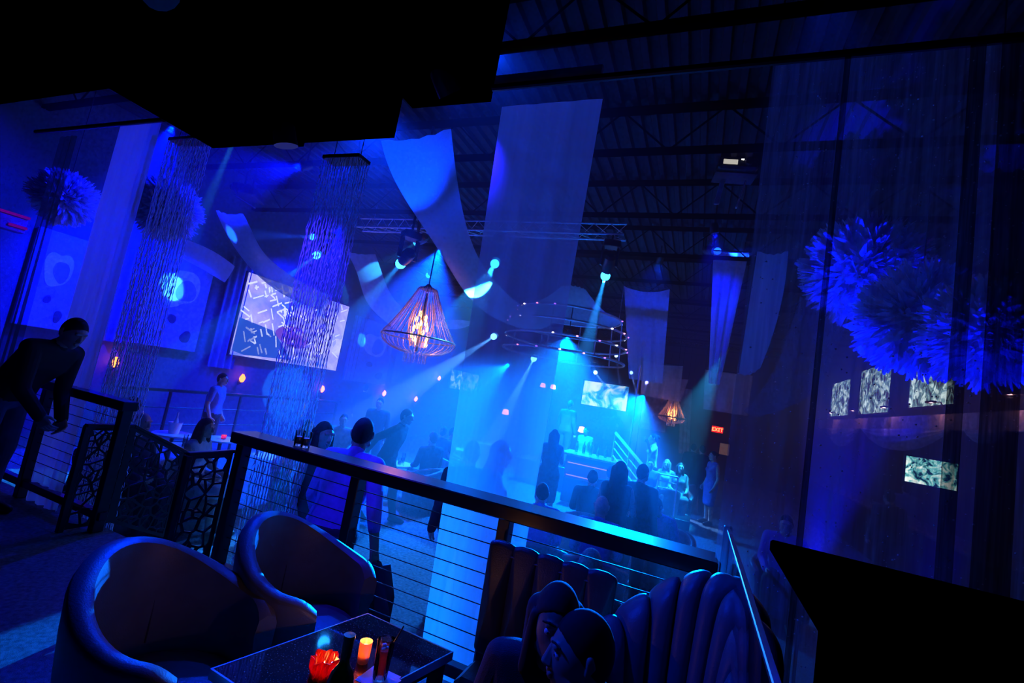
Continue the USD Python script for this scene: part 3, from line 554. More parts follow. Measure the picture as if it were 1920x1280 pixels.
# things on the drink ledge
def tumbler(c, label, h=.10, r=.032, drink=None, nm='tumbler'):
    t = Thing(nm, label, 'glass', c); t.p('glass', lathe([(.001, 0), (r * .86, 0), (r * .88, .006), (r, h), (r * .95, h), (r * .84, .012), (.001, .01)], 20), clear_glass, 40)
    t.p('drink', lathe([(.001, .0125), (r * .83, .014), (r * .9, h * .6), (.001, h * .61)], 16), drink or pmat('pale_drink', (.4, .42, .45), .1, .1), 40); return t
for x, lab in ((548, 'clear tumbler on the railing ledge beside the bead column'), (562, 'second clear tumbler on the railing ledge, nearer the dark-haired woman')):
    c = atz(x, 835 + (x - 548) * .25, RZ); tumbler((c[0], 2.535, RZ), lab)
# ------------------------------------------------------------------ the tufted sofa and the channel-back chair
def tufted_sofa():
    A, B = aty(930, 1000, 2.36), aty(1154, 1091, 2.36); x0, x1 = A[0], B[0]; yb, yf = 2.38, 2.06; zs, zt = MZ + .36, (A[2] + B[2]) / 2 + .01
    t = Thing('tufted_sofa', 'dark tufted sofa against the railing, its scalloped back rim lit blue', 'sofa', ((x0 + x1) / 2, 2.2, MZ)); n = 5; w = (x1 - x0) / n
    for k in range(n):
        a = x0 + k * w; m = hull(((a + .012, yb - .045, zt - .03), .024), ((a + w - .012, yb - .045, zt - .03), .024), ((a + w * .3, yb - .045, zt - .022), .024), ((a + w * .7, yb - .045, zt - .022), .024), ((a + .03, yb - .06, zs + .03), .03), ((a + w - .03, yb - .06, zs + .03), .03), ((a + w / 2, yb - .085, (zs + zt) / 2), .03), seg=16)
        t.p('back_tuft', m, dark_leather2, 50, w=True)
    t.p('back_frame', rbox(x0, x1, yb - .05, yb, MZ + .05, zt - .02, .012), dark_leather2, w=True)
    t.p('seat_cushion', rbox(x0 + .02, -.46, yf, yb - .10, zs - .12, zs, .03), dark_leather2, w=True); t.p('base', rbox(x0, -.46, yf + .03, yb - .05, MZ + .06, zs - .12, .01), dark_leather2, w=True)
    t.p('piping', tube([(x0 + .01, yb - .068, zt - .055), (x1 - .01, yb - .068, zt - .055)], .005, 6), leather, True, w=True)
    for x in (x0 + .05, -.52):
        for y in (yf + .06, yb - .08): t.p('leg', cyl((x, y, MZ + .001), (x, y, MZ + .06), .02, 8), leg_wood, w=True)
tufted_sofa()
t = Thing('bench', 'low dark bench under the couple at the bottom of the picture', 'bench', (-.27, 1.55, MZ)); t.p('cushion', rbox(-.56, -.10, 1.36, 1.74, MZ + .08, MZ + .17, .03), dark_leather2, w=True); t.p('base', rbox(-.52, -.14, 1.40, 1.70, MZ + .002, MZ + .08, .01), dark_leather2, w=True)
def channel_chair(loc, rz, label, n=11, r=.27, back=1.05, arm=.70):
    """barrel chair whose inside and rim are a row of padded vertical channels"""
    t = Thing('channel_back_chair', label, 'armchair', loc, rz); A = np.linspace(math.radians(58), math.radians(302), n + 1)
    def topz(am): w = abs(am - math.pi) / math.radians(122); return arm + (back - arm) * (.5 + .5 * math.cos(math.pi * w)) 
    def path(am, q=0):      # inside bottom, up the inside, over the rim, down the outside
        T_ = topz(am); return [(r - .085, .40), (r - .075, T_ * .62), (r - .05, T_ - .10), (r - .02, T_ - .02), (r + .02, T_), (r + .055, T_ - .025), (r + .06, T_ - .12), (r + .03, .45), (r + .0, .12)]
    for k in range(n):
        S = np.linspace(-1, 1, 13); rows = []
        for s in S:
            am = A[k] + (A[k + 1] - A[k]) * (s + 1) / 2; am = min(max(am, A[k] + .004), A[k + 1] - .004); b = .034 * math.sqrt(max(0, 1 - abs(s) ** 2.2)); q = spline([(a_, z_) for a_, z_ in path(am)], 30)
            tn = np.gradient(q, axis=0); nr = np.column_stack([-tn[:, 1], tn[:, 0]]); nr /= np.linalg.norm(nr, axis=1, keepdims=True); q = q + nr * b
            rows.append(np.column_stack([q[:, 0] * math.cos(am) * 1.08, q[:, 0] * math.sin(am), q[:, 1]]))
        P = np.array(rows); nn, mm = P.shape[:2]; idx = np.arange(nn * mm).reshape(nn, mm); a_ = idx[:-1, :-1].ravel()
        t.p('channel', trimesh.Trimesh(P.reshape(-1, 3), np.vstack([np.stack([a_, a_ + mm, a_ + mm + 1], 1), np.stack([a_, a_ + mm + 1, a_ + 1], 1)]), process=False), leather, True)
    core = tub_shape(r + .012, back - .03, arm - .03, 59, .05, .4, 40, 0); t.p('frame', core, leather, 50)
    t.p('seat_cushion', soft_disc(r - .10, .22, .42, sx=1.05), leather, 45); t.p('seat_base', soft_disc(r - .02, .08, .22, .02), leather, 45)
    for ang in (45, 135, 225, 315): t.p('leg', cyl((.75 * r * math.cos(math.radians(ang)), .75 * r * math.sin(math.radians(ang)), .001), (.75 * r * math.cos(math.radians(ang)), .75 * r * math.sin(math.radians(ang)), .085), .018, 8), leg_wood)
    return t
channel_chair((-.02, 1.88, MZ), math.radians(-128), 'armchair with a rounded back of vertical channels, lower right')

# ------------------------------------------------------------------ screens, wall panels and lamps of the hall
frame_black = black_metal
def screen_mat(name, c0, c1, c2, scale, s, dist=1.5, kind='noise_texture', th=(.42, .5, .62)):
    return mat(name, {'tc': ('texture_coordinate', {}), 'n': ('noise_texture', {'scale': scale, 'detail': 4, 'distortion': dist, 'roughness': .6}), 'r': ('rgb_ramp', {'ramp': [(th[0], c0), (th[1], c1), (th[2], c2)]}), 'e': ('emission', {'strength': s})},
               [('tc.object', 'n.vector'), ('n.fac', 'r.fac'), ('r.color', 'e.color')], 'e.emission')
def wall_screen(c, ax, up, w, h, label, m, name='video_screen', extra=None, bez=.03, depth=.08, hang=False):
    """c: centre of the picture; ax, up: unit vectors along width and height"""
    ax, up = unit(ax), unit(up); nrm = np.cross(ax, up); c = np.asarray(c, float)
    t = Thing(name, label, 'screen', tuple(c - up * h / 2))
    t.p('housing', obox(c - nrm * depth / 2 - nrm * .004, ax, up, nrm, w + 2 * bez, h + 2 * bez, depth, .006), frame_black, w=True)
    q = [c - ax * w / 2 - up * h / 2, c + ax * w / 2 - up * h / 2, c + ax * w / 2 + up * h / 2, c - ax * w / 2 + up * h / 2]
    t.p('picture', trimesh.Trimesh(np.array(q), [[0, 1, 2], [0, 2, 3]], process=False), m, w=True, label='lit picture')
    if hang: q = c - nrm * .06 + up * h / 2; t.p('ceiling_mount', cyl(q, V(q[0], q[1], ZC - .005), .03, 8), frame_black, w=True)
    if extra:
        for nm, poly, mt in extra:
            gm = panel2d(poly, .001); v = gm.vertices; gm.vertices = c + np.outer(v[:, 0], ax) + np.outer(v[:, 1], up) + np.outer(v[:, 2] + .003, nrm); t.p(nm, gm, mt, False, w=True, kind='stuff' if nm == 'picture_shapes' else None)
    return t
P0, P1, P2 = atx(430, 664, -9.9), atx(467, 510, -9.9), atx(655, 576, -9.9)
wS, hS = P2[1] - P1[1], P1[2] - P0[2]; cS = V(-9.9, (P1[1] + P2[1]) / 2, (P0[2] + P1[2]) / 2)
big_base = screen_mat('big_screen_picture', (.05, .16, .9), (.42, .38, 1), (.85, .85, 1), .9, 1.5, .3, th=(.35, .55, .75))
white_px, violet_px, mid_px = emit('screen_white', (.75, .8, 1), 1.7), emit('screen_violet', (.25, .10, .9), 1.0), emit('screen_blue', (.03, .14, .9), 1.0)
rs = np.random.RandomState(11); dashes = []
for k in range(150):
    u, v = rs.uniform(-.46, .46) * wS, rs.uniform(-.42, .46) * hS
    if u < -.05 * wS or rs.rand() < .5:
        L = rs.uniform(.07, .30); th_ = rs.uniform(.012, .026); a = rs.choice([28, -62, 30, 118, -24]) + rs.normal(0, 4)
        dashes.append(affinity.translate(affinity.rotate(sg.box(-L / 2, -th_ / 2, L / 2, th_ / 2).buffer(.008), a), u, v))
frame_poly = sg.box(-wS / 2 + .02, -hS / 2 + .02, wS / 2 - .02, hS / 2 - .02)
dash = shapely.union_all(dashes).intersection(frame_poly)
def blob(cx, cy, w, h, n, seed, amp=.3):
    r_ = np.random.RandomState(seed); a = np.linspace(0, 2 * np.pi, 40, endpoint=False); k = 1 + amp * sum(np.sin(a * j + r_.uniform(0, 6)) / j for j in range(2, n)); return sg.Polygon(np.column_stack([cx + w * k * np.cos(a), cy + h * k * np.sin(a)])).buffer(0)
fig = shapely.union_all([blob(.18 * wS + .1 * i, .05 * hS + rs.uniform(-.3, .3), rs.uniform(.05, .2), rs.uniform(.05, .14), 6, 40 + i) for i in range(-5, 10)]).intersection(frame_poly)
violet = blob(-.02 * wS, -.14 * hS, .55, .26, 4, 3, .2).intersection(frame_poly); dk = sg.Polygon([(-wS / 2 + .03, -.05 * hS), (-.2 * wS, -.12 * hS), (.0, -.45 * hS), (-.4 * wS, -.48 * hS), (-wS / 2 + .03, -.45 * hS)])
wall_screen(cS, V(0, 1, 0), V(0, 0, 1), wS, hS, 'large projection screen with white dashes on blue and violet on the left wall', big_base, 'projection_screen',
            [('dark_shape', dk, mid_px), ('violet_shape', violet.difference(dk), violet_px), ('picture_shapes', dash, white_px), ('picture_shapes', fig.difference(dash), emit('screen_pale', (.5, .52, 1), 1.1))])
tv_green = screen_mat('tv_picture_green', (.002, .02, .05), (.12, .5, .5), (.9, 1, .9), 8, 2.0, .8)
tv_far = screen_mat('tv_picture_far', (.0, .05, .4), (.05, .45, .95), (.9, 1, .9), 2.0, 1.6, .8, th=(.35, .45, .6))
a, b_, c_ = aty(1093, 715, 18), aty(1177, 722, 18), aty(1092, 760, 18)
wall_screen((b_ + c_) / 2, V(1, 0, 0), V(0, 0, 1), b_[0] - a[0], a[2] - c_[2], 'bright television over the stage at the far end', tv_far, bez=.05, hang=True)
a, c_ = atx(848, 692, -9.9), atx(893, 735, -9.9)
wall_screen((a + c_) / 2, V(0, 1, 0), V(0, 0, 1), abs(c_[1] - a[1]), abs(a[2] - c_[2]), 'small dim television seen half through the white banner', screen_mat('tv_picture_dim', (0, .08, .35), (.05, .3, .6), (.6, .8, .7), 2.5, .7))
mott = screen_mat('mottled_screen', (.04, .03, .03), (.14, .3, .32), (.8, 1, .95), 4.6, 1.9, .8, th=(.40, .5, .62))
for i, (xa, xb, yt, yb, lab) in enumerate(((1559, 1592, 716, 779, 'tall mottled wall screen, farthest of the three lit ones behind the curtain'), (1613, 1668, 688, 774, 'tall mottled wall screen in the middle of the three behind the curtain'), (1707, 1790, 660, 760, 'broad bright mottled wall screen below the feather balls'))):
    X = 4.9; A, B = atx(xa, (yt + yb) / 2, X), atx(xb, (yt + yb) / 2, X); zt = atx((xa + xb) / 2, yt, X)[2]; zb = atx((xa + xb) / 2, yb, X)[2]
    wall_screen(V(X, (A[1] + B[1]) / 2, (zt + zb) / 2), V(0, -1, 0), V(0, 0, 1), A[1] - B[1], zt - zb, lab, mott)
tvp = atx(1745, 886, 3.4); wall_screen(tvp, unit(V(.92, -.38, 0)), V(0, 0, 1), .60, .40, 'small bright television low behind the glitter curtain', tv_green)
# the bar fascia along the right wall and its scalloped valances
fz0, fz1 = atx(1690, 806, 4.3)[2], atx(1690, 780, 4.3)[2]
t = Thing('bar_canopy', 'pink-lit fascia running along the right wall under the mottled screens', 'canopy', (4.6, 15, fz0))
t.p('fascia', rbox(4.3, 4.42, 7, 21.5, fz0, fz1, .01), pmat('fascia_brick', (.30, .24, .24), .8, .5, 12, .4), w=True); t.p('soffit_board', rbox(4.42, 4.98, 7, 21.5, fz1 - .06, fz1, .01), black_paint, w=True)
for y in (9, 11.5, 14, 16.5, 19): t.p('added_fascia_lamp', rbox(4.06, 4.14, y - .15, y + .15, fz1 + .18, fz1 + .22, .008), black_metal, w=True); t.p('added_lamp_arm', tube([(4.1, y, fz1 + .2), (4.25, y, fz1 + .22), (4.36, y, fz1)], .012, 6), black_metal, True, w=True); bulb(t.path + f'/light_{int(y)}', V(4.1, y, fz1 + .15) - t.loc, 2.2, (1, .42, .5), .03)  # lamps made up to give the fascia its pink light
t = Thing('bar', 'dark bar front below the scalloped valances, right', 'bar', (4.2, 15, 0)); t.p('counter_top', rbox(3.6, 4.3, 8, 21, 1.08, 1.13, .01), gloss_black, w=True); t.p('front_panel', rbox(3.8, 3.88, 8, 21, .002, 1.08, .01), black_paint, w=True); t.p('back_panel', rbox(4.9, 4.98, 7, 21.5, .002, fz1 - .07, .01), black_paint, w=True)
val_cloth = sheer('valance_cloth', (.6, .6, .65), .15, .5)
for i, (xa, xb, yd, lab) in enumerate(((1550, 1614, 838, 'scalloped blue valance, far one of three under the fascia'), (1614, 1786, 848, 'broad scalloped blue valance in the middle under the fascia'), (1808, 1890, 835, 'scalloped blue valance, nearest one under the fascia'))):
    A, B = atx(xa, 805, 4.25), atx(xb, 800, 4.25); dz = fz0 - atx((xa + xb) / 2, yd, 4.25)[2]
    def vf(u, v, A=A, B=B, dz=dz): 
        return np.stack([4.25 - .10 * np.sin(np.pi * v) * np.sin(np.pi * u) + .015 * np.sin(u * 6 + v * 22), A[1] + (B[1] - A[1]) * u, fz0 + .02 - dz * v * (1 - np.abs(2 * u - 1) ** 2.2)], -1)
    single('valance', grid(vf, 26, 14), val_cloth, lab, 'valance', True)
# painted wall panels on the left wall: generic abstract swirls
def art_panel(pts, label, seed, base=(.25, .26, .45)):
    p = [atx(x, y, -9.9) for x, y in pts]; y0, y1 = min(q[1] for q in p), max(q[1] for q in p); z0, z1 = min(q[2] for q in p), max(q[2] for q in p)
    t = Thing('wall_panel', label, 'panel', (-9.9, (y0 + y1) / 2, z0))
    t.p('board', rbox(-9.98, -9.9, y0, y1, z0, z1, .01), pmat('panel_board', base, .7, .1), w=True)
    rs = np.random.RandomState(seed); w, h = y1 - y0, z1 - z0
    shapes = [('pale_swirl', blob(w * .55, h * .62, w * .26, h * .2, 5, seed, .25).difference(blob(w * .62, h * .60, w * .15, h * .12, 4, seed + 1, .2)), pmat('panel_pale', (.75, .75, .8), .7, .05)),
              ('dark_spot', blob(w * .5, h * .30, w * .07, h * .045, 4, seed + 2, .2), pmat('panel_dark', (.02, .02, .05), .7, .05)), ('dark_spot', blob(w * .78, h * .14, w * .09, h * .06, 4, seed + 3, .2), pmat('panel_dark', (.02, .02, .05), .7, .05))]
    for nm, poly, mt in shapes:
        gm = panel2d(poly, .006); v = gm.vertices; gm.vertices = np.column_stack([-9.9 + v[:, 2], y0 + v[:, 0], z0 + v[:, 1]]); t.p(nm, gm, mt, False, w=True)
art_panel([(290, 465), (405, 490), (365, 660), (275, 645)], 'tall panel with an abstract swirl and a bright lit spot, left wall', 21)
art_panel([(668, 598), (728, 610), (722, 722)], 'tall swirl panel with a bright glint, right of the large screen', 31)
art_panel([(70, 440), (168, 452), (60, 612)], 'bright blue wall panel behind the leaning man', 41, (.4, .4, .6))
for i, (x, y0_, y1_, lab) in enumerate(((205, 640, 452, 'dark wall pilaster right of the leaning man'), (415, 690, 470, 'dark drape on the wall left of the large screen'), (655, 715, 560, 'dark wall drape right of the large screen'), (745, 720, 610, 'dark wall drape behind the large chandelier'))):
    p0, p1 = atx(x, y0_, -9.88), atx(x, y1_, -9.88); single('wall_drape', hang(-.3, .3, 0, 0, p1[2] - p0[2], .04, 4, i), pmat('wall_drape_cloth', (.10, .10, .13), .9, .2), lab, 'drape', True) if 0 else None
    def wf(u, v, p0=p0, p1=p1, i=i): return np.stack([-9.93 + .035 * np.sin(u * 24 + i), p0[1] - .32 + .64 * u, p1[2] + (p0[2] - p1[2]) * v], -1)
    single('wall_drape', grid(wf, 40, 4), pmat('wall_drape_cloth', (.12, .12, .15), .9, .2), lab, 'drape', True)
# sconces with flame-like shades
sconce_glow = emit('sconce_glow', (1, .16, .02), 8)
def sconce(c, nrm, label, power=25, s=1.0):
    c = np.asarray(c, float); n = unit(nrm); t = Thing('wall_sconce', label, 'wall lamp', tuple(c))
    t.p('backplate', obox(c - n * .0 + n * .012, np.cross([0, 0, 1], n), V(0, 0, 1), n, .10 * s, .16 * s, .024 * s), black_metal, w=True)
    t.p('arm', tube([c + n * .02, c + n * .08 * s - V(0, 0, .03), c + n * .13 * s, c + n * .13 * s + V(0, 0, .03 * s)], .012 * s, 8), black_metal, True, w=True)
    q = c + n * .13 * s; m = lathe([(.02, .02), (.06, .05), (.085, .12), (.08, .17), (.05, .22), (.03, .26)], 14); v = m.vertices; v[:, 2] += .015 * np.sin(np.arctan2(v[:, 1], v[:, 0]) * 3); m.vertices = v * s + q
    t.p('shade', m, sconce_glow, 50, w=True, label='glowing orange shade'); bulb(t.path + '/light', n * .13 * s + V(0, 0, .34 * s), power, (1, .16, .03), .03); return t
SC = [(208, 688, -9.95, 'orange wall sconce right of the leaning man'), (447, 716, -9.95, 'orange wall sconce under the left end of the large screen'), (598, 735, -9.95, 'orange wall sconce seen beside the bead column, under the large screen'),
      (715, 742, -9.95, 'orange wall sconce left of the walking man'), (775, 752, -9.95, 'orange wall sconce right of the walking man\'s head'), (819, 713, -9.95, 'small orange wall sconce left of the white banner')]
for x, y, X, lab in SC: sconce(atx(x, y, X), V(1, 0, 0), lab, .22, .75)
for x, y, lab in ((1018, 722, 'warm lamp behind the banner, left of the pair'), (1037, 725, 'warm lamp behind the banner, right of the pair'), (948, 772, 'small warm lamp low behind the banner'), (1091, 805, 'tiny orange lamp on the stage bar')):
    c = aty(x, y, 20 if y < 760 else 16); t = Thing('table_lamp', lab, 'lamp', (c[0], c[1], c[2] - .2)); t.p('shade', lathe([(.05, .1), (.13, .12), (.10, .28), (.04, .3)], 14), emit('warm_shade_glow', (1, .32, .12), 5), 40); t.p('stem', cyl((0, 0, -.3), (0, 0, .12), .02, 8), black_metal); t.p('base', lathe([(.001, -.33), (.09, -.33), (.09, -.3), (.001, -.29)], 14), black_metal); bulb(t.path + '/light', (0, 0, .4), .4, (1, .3, .1), .04)
    z = c[2] - .53
    st = Thing('lamp_stand', 'dark pedestal under the ' + lab, 'pedestal', (c[0], c[1], 0)); st.p('column', lathe([(.001, .001), (.22, .001), (.22, .04), (.08, .08), (.06, z - .05), (.16, z - .03), (.16, z - .001), (.001, z - .001)], 14), black_metal, 40)
# exit sign
c = aty(1345, 805, YF - .06); t = Thing('exit_sign', 'red lit EXIT sign on the far wall', 'sign', tuple(c - V(0, 0, .12)))
t.p('housing', rbox(c[0] - .24, c[0] + .24, c[1] - .02, c[1] + .05, c[2] - .14, c[2] + .14, .01), pmat('exit_face', (.5, .03, .02), .5, emission_color=(1, .02, .01), emission_strength=2.2), w=True)
tx = meshkit.text_mesh('EXIT', .15, .004, True); tx.apply_translation([-tx.bounds[1][0] / 2, -.075, 0]); tx.apply_transform(trimesh.transformations.rotation_matrix(math.pi / 2, [1, 0, 0])); tx.apply_translation([c[0], c[1] - .021, c[2]])
t.p('lettering', tx, emit('exit_letters', (1, .35, .1), 6), False, w=True); bulb(t.path + '/light', (0, -.25, .1), 2, (1, .03, .02), .05)
c = aty(1358, 842, YF - .03); t = Thing('notice_board', 'small pale notice on the far wall under the exit sign', 'notice', tuple(c)); t.p('board', rbox(c[0] - .2, c[0] + .2, c[1] - .01, c[1] + .02, c[2] - .25, c[2] + .25, .004), pmat('glowing_notice_paper', (.8, .6, .35), .8, .1, emission_color=(1, .6, .3), emission_strength=.12), w=True); t.p('frame', cat(rbox(c[0] - .23, c[0] + .23, c[1] - .015, c[1] + .02, c[2] + .25, c[2] + .28, .004)), black_metal, w=True)  # faint warm glow put into the paper itself
# purple bar at the far left
c = atx(14, 402, -9.6); t = Thing('neon_bar', 'purple lit tube box at the far left edge', 'light', tuple(c))
t.p('box', rbox(c[0] - .1, c[0] + .1, c[1] - 1.6, c[1] + .2, c[2] - .22, c[2], .01), pmat('neon_box', (.2, .03, .2), .6), w=True); t.p('tube', cyl((c[0] + .12, c[1] - 1.6, c[2] + .02), (c[0] + .12, c[1] + .2, c[2] + .02), .02, 8), emit('neon_purple', (.14, .0, .3), 1.0), w=True); t.p('tube', cyl((c[0] + .12, c[1], c[2] - .14), (c[0] + .12, c[1] + .2, c[2] - .14), .02, 8), emit('neon_purple', (.14, .0, .3), 1.0), w=True)
t.p('bracket', rbox(-9.999, c[0] - .1, c[1] - .5, c[1] - .4, c[2] - .15, c[2] - .1, .005), black_metal, w=True)
# ------------------------------------------------------------------ feather balls
feather = mat('feather', {'d': ('diffuse_bsdf', {'color': (.7, .7, .75)}), 't': ('translucent_bsdf', {'color': (.7, .7, .75)}), 'm': ('mix_closure', {'fac': .35})}, [('d.BSDF', 'm.closure1'), ('t.BSDF', 'm.closure2')], 'm.closure')
def feather_ball(c, R, label, seed, n=430):
    c = np.asarray(c, float); t = Thing('feather_ball', label, 'ornament', tuple(c - V(0, 0, R)))
    rs = np.random.RandomState(seed); i = np.arange(n) + .5; ph = np.arccos(1 - 2 * i / n); th = np.pi * (1 + 5 ** .5) * i; D = np.stack([np.cos(th) * np.sin(ph), np.sin(th) * np.sin(ph), np.cos(ph)], 1); D += rs.normal(0, .07, D.shape); D /= np.linalg.norm(D, axis=1, keepdims=True); ms = []
    V_, F_ = [], []; o = 0
    for d in D:
        s = unit(np.cross(d, rs.normal(0, 1, 3))); u = np.cross(d, s); L = R * rs.uniform(.82, 1.03); w = R * .062
        r0 = .45 * R; k = rs.uniform(.02, .08) * R
        for (a0, a1, sd, w0) in ((r0, L * .80, 0, w), (L * .62, L * .95, .12, w * .8), (L * .62, L, -.10, w * .8), (L * .72, L * .98, .02, w * .7)):
            p = c + d * a0 + s * k * .3; q = c + d * a1 + s * sd * R + u * rs.normal(0, .02) * R; md = (p + q) / 2 + u * rs.normal(0, .03) * R
            V_ += [p - u * w0 * .5, p + u * w0 * .5, md - u * w0, md + u * w0, q + u * w0 * .3, q - u * w0 * .3]; F_ += [(o, o + 1, o + 3), (o, o + 3, o + 2), (o + 2, o + 3, o + 4), (o + 2, o + 4, o + 5)]; o += 6
    t.p('feathers', trimesh.Trimesh(np.array(V_), np.array(F_), process=False), feather, False, kind='stuff', w=True)
    t.p('core', ball(c, R * .5, 2), feather, True, w=True); t.p('cord', cyl(c + V(0, 0, R * .4), (c[0], c[1], ZC - .01), .006, 5), black_metal, w=True); return t
FB = [aty(1618, 508, 6.5), aty(1725, 600, 5.2), aty(1850, 625, 4.0), aty(122, 372, 3.5), aty(312, 392, 3.9)]
feather_ball(FB[0], .70, 'large blue-lit feather ball, left and highest of the three behind the curtain', 1); feather_ball(FB[1], .56, 'blue-lit feather ball in the middle of the three behind the curtain', 2); feather_ball(FB[2], .40, 'feather ball with cyan glints, rightmost of the three behind the curtain', 3)
feather_ball(FB[3], .42, 'feather ball behind the dark sheer drape, far left', 4, 420); feather_ball(FB[4], .46, 'feather ball with a white-lit side left of the small drape', 5, 420)
# ------------------------------------------------------------------ chandeliers
crystal = mat('crystal', {'d': ('diffuse_bsdf', {'color': (.75, .72, .72)}), 't': ('translucent_bsdf', {'color': (.75, .72, .72)}), 'm': ('mix_closure', {'fac': .4}), 'g': ('glossy_bsdf', {'color': (1, 1, 1), 'roughness': .15}), 'm2': ('mix_closure', {'fac': .2})},
              [('d.BSDF', 'm.closure1'), ('t.BSDF', 'm.closure2'), ('m.closure', 'm2.closure1'), ('g.BSDF', 'm2.closure2')], 'm2.closure')
candle_glow = emit('candle_bulb_glow', (1, .30, .06), 24)
def chandelier(c, R, H, label, seed, strands=34, r=.0095, power=60, rt=.16, bulbs=16):
    """c: middle of the wide ring; H: height of the tent of strands"""
    c = np.asarray(c, float); t = Thing('chandelier', label, 'chandelier', tuple(c - V(0, 0, R * .55))); rs = np.random.RandomState(seed); a = np.linspace(0, 2 * np.pi, 40, endpoint=False)
    t.p('wide_ring', tube(np.column_stack([c[0] + R * np.cos(a), c[1] + R * np.sin(a), np.full(40, c[2])]), r * 1.5, 6, True), pmat('gilt', (.5, .38, .2), .35, .1, metallic=.8), True, w=True)
    t.p('crown', lathe([(.001, H + .12 * R), (.05 * R, H + .12 * R), (.10 * R, H + .05 * R), (rt, H), (rt * .9, H - .03), (.001, H - .03)], 18, c), black_metal, 40, w=True)
    ms = []
    for g in np.linspace(0, 2 * np.pi, strands, endpoint=False):
        d = V(math.cos(g), math.sin(g), 0); n = 30; s = np.linspace(0, 1, n); rad = np.where(np.arange(n) % 2, r, r * .5)
        ms.append(tube(c + d * (rt + (R - rt) * s)[:, None] + np.outer(H * (1 - s) - .06 * H * np.sin(np.pi * s), [0, 0, 1]), rad, 4))
    t.p('crystal_strands', cat(*ms), crystal, False, kind='stuff', w=True); ms = []
    for g in np.linspace(0, 2 * np.pi, strands, endpoint=False):
        d = V(math.cos(g), math.sin(g), 0); n = 16; s = np.linspace(0, 1, n); rad = np.where(np.arange(n) % 2, r, r * .5)
        ms.append(tube(c + d * (R * np.cos(s * 1.25))[:, None] - np.outer(R * .42 * np.sin(s * 1.4), [0, 0, 1]), rad, 4))
    t.p('basket_strands', cat(*ms), crystal, False, kind='stuff', w=True); ms = []
    for g in np.linspace(0, 2 * np.pi, 14, endpoint=False):
        d = V(math.cos(g), math.sin(g), 0); ms.append(tube([c + d * R * .30 - V(0, 0, R * .33 + k * .03) for k in range(int(8 * R) + 3)], np.where(np.arange(int(8 * R) + 3) % 2, r, r * .5), 4))
    t.p('pendant_drops', cat(*ms), crystal, False, kind='stuff', w=True)
    ms = []
    for g in np.linspace(0, 2 * np.pi, 22, endpoint=False):
        d = V(math.cos(g), math.sin(g), 0); n = 24; s = np.linspace(0, 1, n); ms.append(tube(c + d * (R * (.12 + .22 * np.sin(np.pi * (.15 + .75 * s))))[:, None] + np.outer(H * .72 * (1 - s) - R * .22 * s, [0, 0, 1]), np.where(np.arange(n) % 2, r, r * .5), 4))
    t.p('inner_strands', cat(*ms), crystal, False, kind='stuff', w=True)
    t.p('stem', cyl(c + V(0, 0, H * .9), c - V(0, 0, R * .35), .02, 8), black_metal, w=True)
    for k in range(bulbs):
        g = k * 2.4; z = -R * .15 + (H * .62) * (k / bulbs); rr = R * .26 * (1 - .6 * k / bulbs); t.p('candle_bulb', lathe([(.001, -.05), (.022, -.03), (.03, 0), (.02, .04), (.001, .075)], 8, c + V(rr * math.cos(g), rr * math.sin(g), z)), candle_glow, True, w=True, label='glowing candle bulb')
    t.p('chain', cyl(c + V(0, 0, H + .1 * R), (c[0], c[1], ZC - .01), .012, 6), black_metal, w=True)
    bulb(t.path + '/light', V(0, 0, R * .55 + H * .2), power, (1, .22, .05), .10); return t
top, rr = aty(806, 535, 7.0), aty(785, 632, 7.0); wl, wr = aty(728, 622, 7.0), aty(845, 648, 7.0)
R1 = abs(wr[0] - wl[0]) / 2; mid = (wl + wr) / 2
chandelier(V(mid[0], 7.0, mid[2]), R1 * .98, top[2] - mid[2] - .06, 'large tent-shaped crystal chandelier glowing orange, centre left', 1, power=7)
top, wl, wr = aty(1259, 748, 17), aty(1234, 777, 17), aty(1285, 787, 17); chandelier((wl + wr) / 2 * V(1, 0, 1) + V(0, 17, 0), abs(wr[0] - wl[0]) / 2, top[2] - (wl[2] + wr[2]) / 2, 'small warm crystal chandelier at the far right of the hall', 2, 26, .016, 8, .14, 12)
# ------------------------------------------------------------------ the ring canopy over the stage
YC = 12.0; cc_ = aty(1062, 625, YC); RC = abs(aty(1180, 640, YC)[0] - aty(965, 600, YC)[0]) / 2
zu, zl = aty(1062, 592, YC)[2], aty(1085, 672, YC)[2]
t = Thing('ring_canopy', 'round tiered ring canopy dotted with small violet lights over the stage', 'canopy', (cc_[0], YC, zl)); a = np.linspace(0, 2 * np.pi, 48, endpoint=False)
for k, (z, r_) in enumerate(((zu, RC * .86), ((zu * 2 + zl) / 3, RC * .98), ((zu + 2 * zl) / 3, RC), (zl, RC * 1.0))): t.p('ring', tube(np.column_stack([cc_[0] + r_ * np.cos(a), YC + r_ * np.sin(a), np.full(48, z)]), .03, 8, True), truss_mat, True, w=True)
for g in np.linspace(0, 2 * np.pi, 8, endpoint=False): t.p('upright', cyl((cc_[0] + RC * .93 * math.cos(g), YC + RC * .93 * math.sin(g), zl), (cc_[0] + RC * .88 * math.cos(g), YC + RC * .88 * math.sin(g), zu), .018, 6), truss_mat, w=True)
def cone(u, v): g = u * 2 * np.pi; r_ = RC * (.86 - .66 * v); return np.stack([cc_[0] + r_ * np.cos(g), YC + r_ * np.sin(g), zu + .75 * v ** 1.6 + .02 * np.cos(g * 16)], -1)
t.p('cloth_crown', grid(cone, 49, 8), sail_cloth, True, w=True)
rs = np.random.RandomState(5); cols = [emit('dot_violet', (.25, .08, 1), 8), emit('dot_pink', (1, .25, .5), 6), emit('dot_white', (.9, .8, 1), 10)]
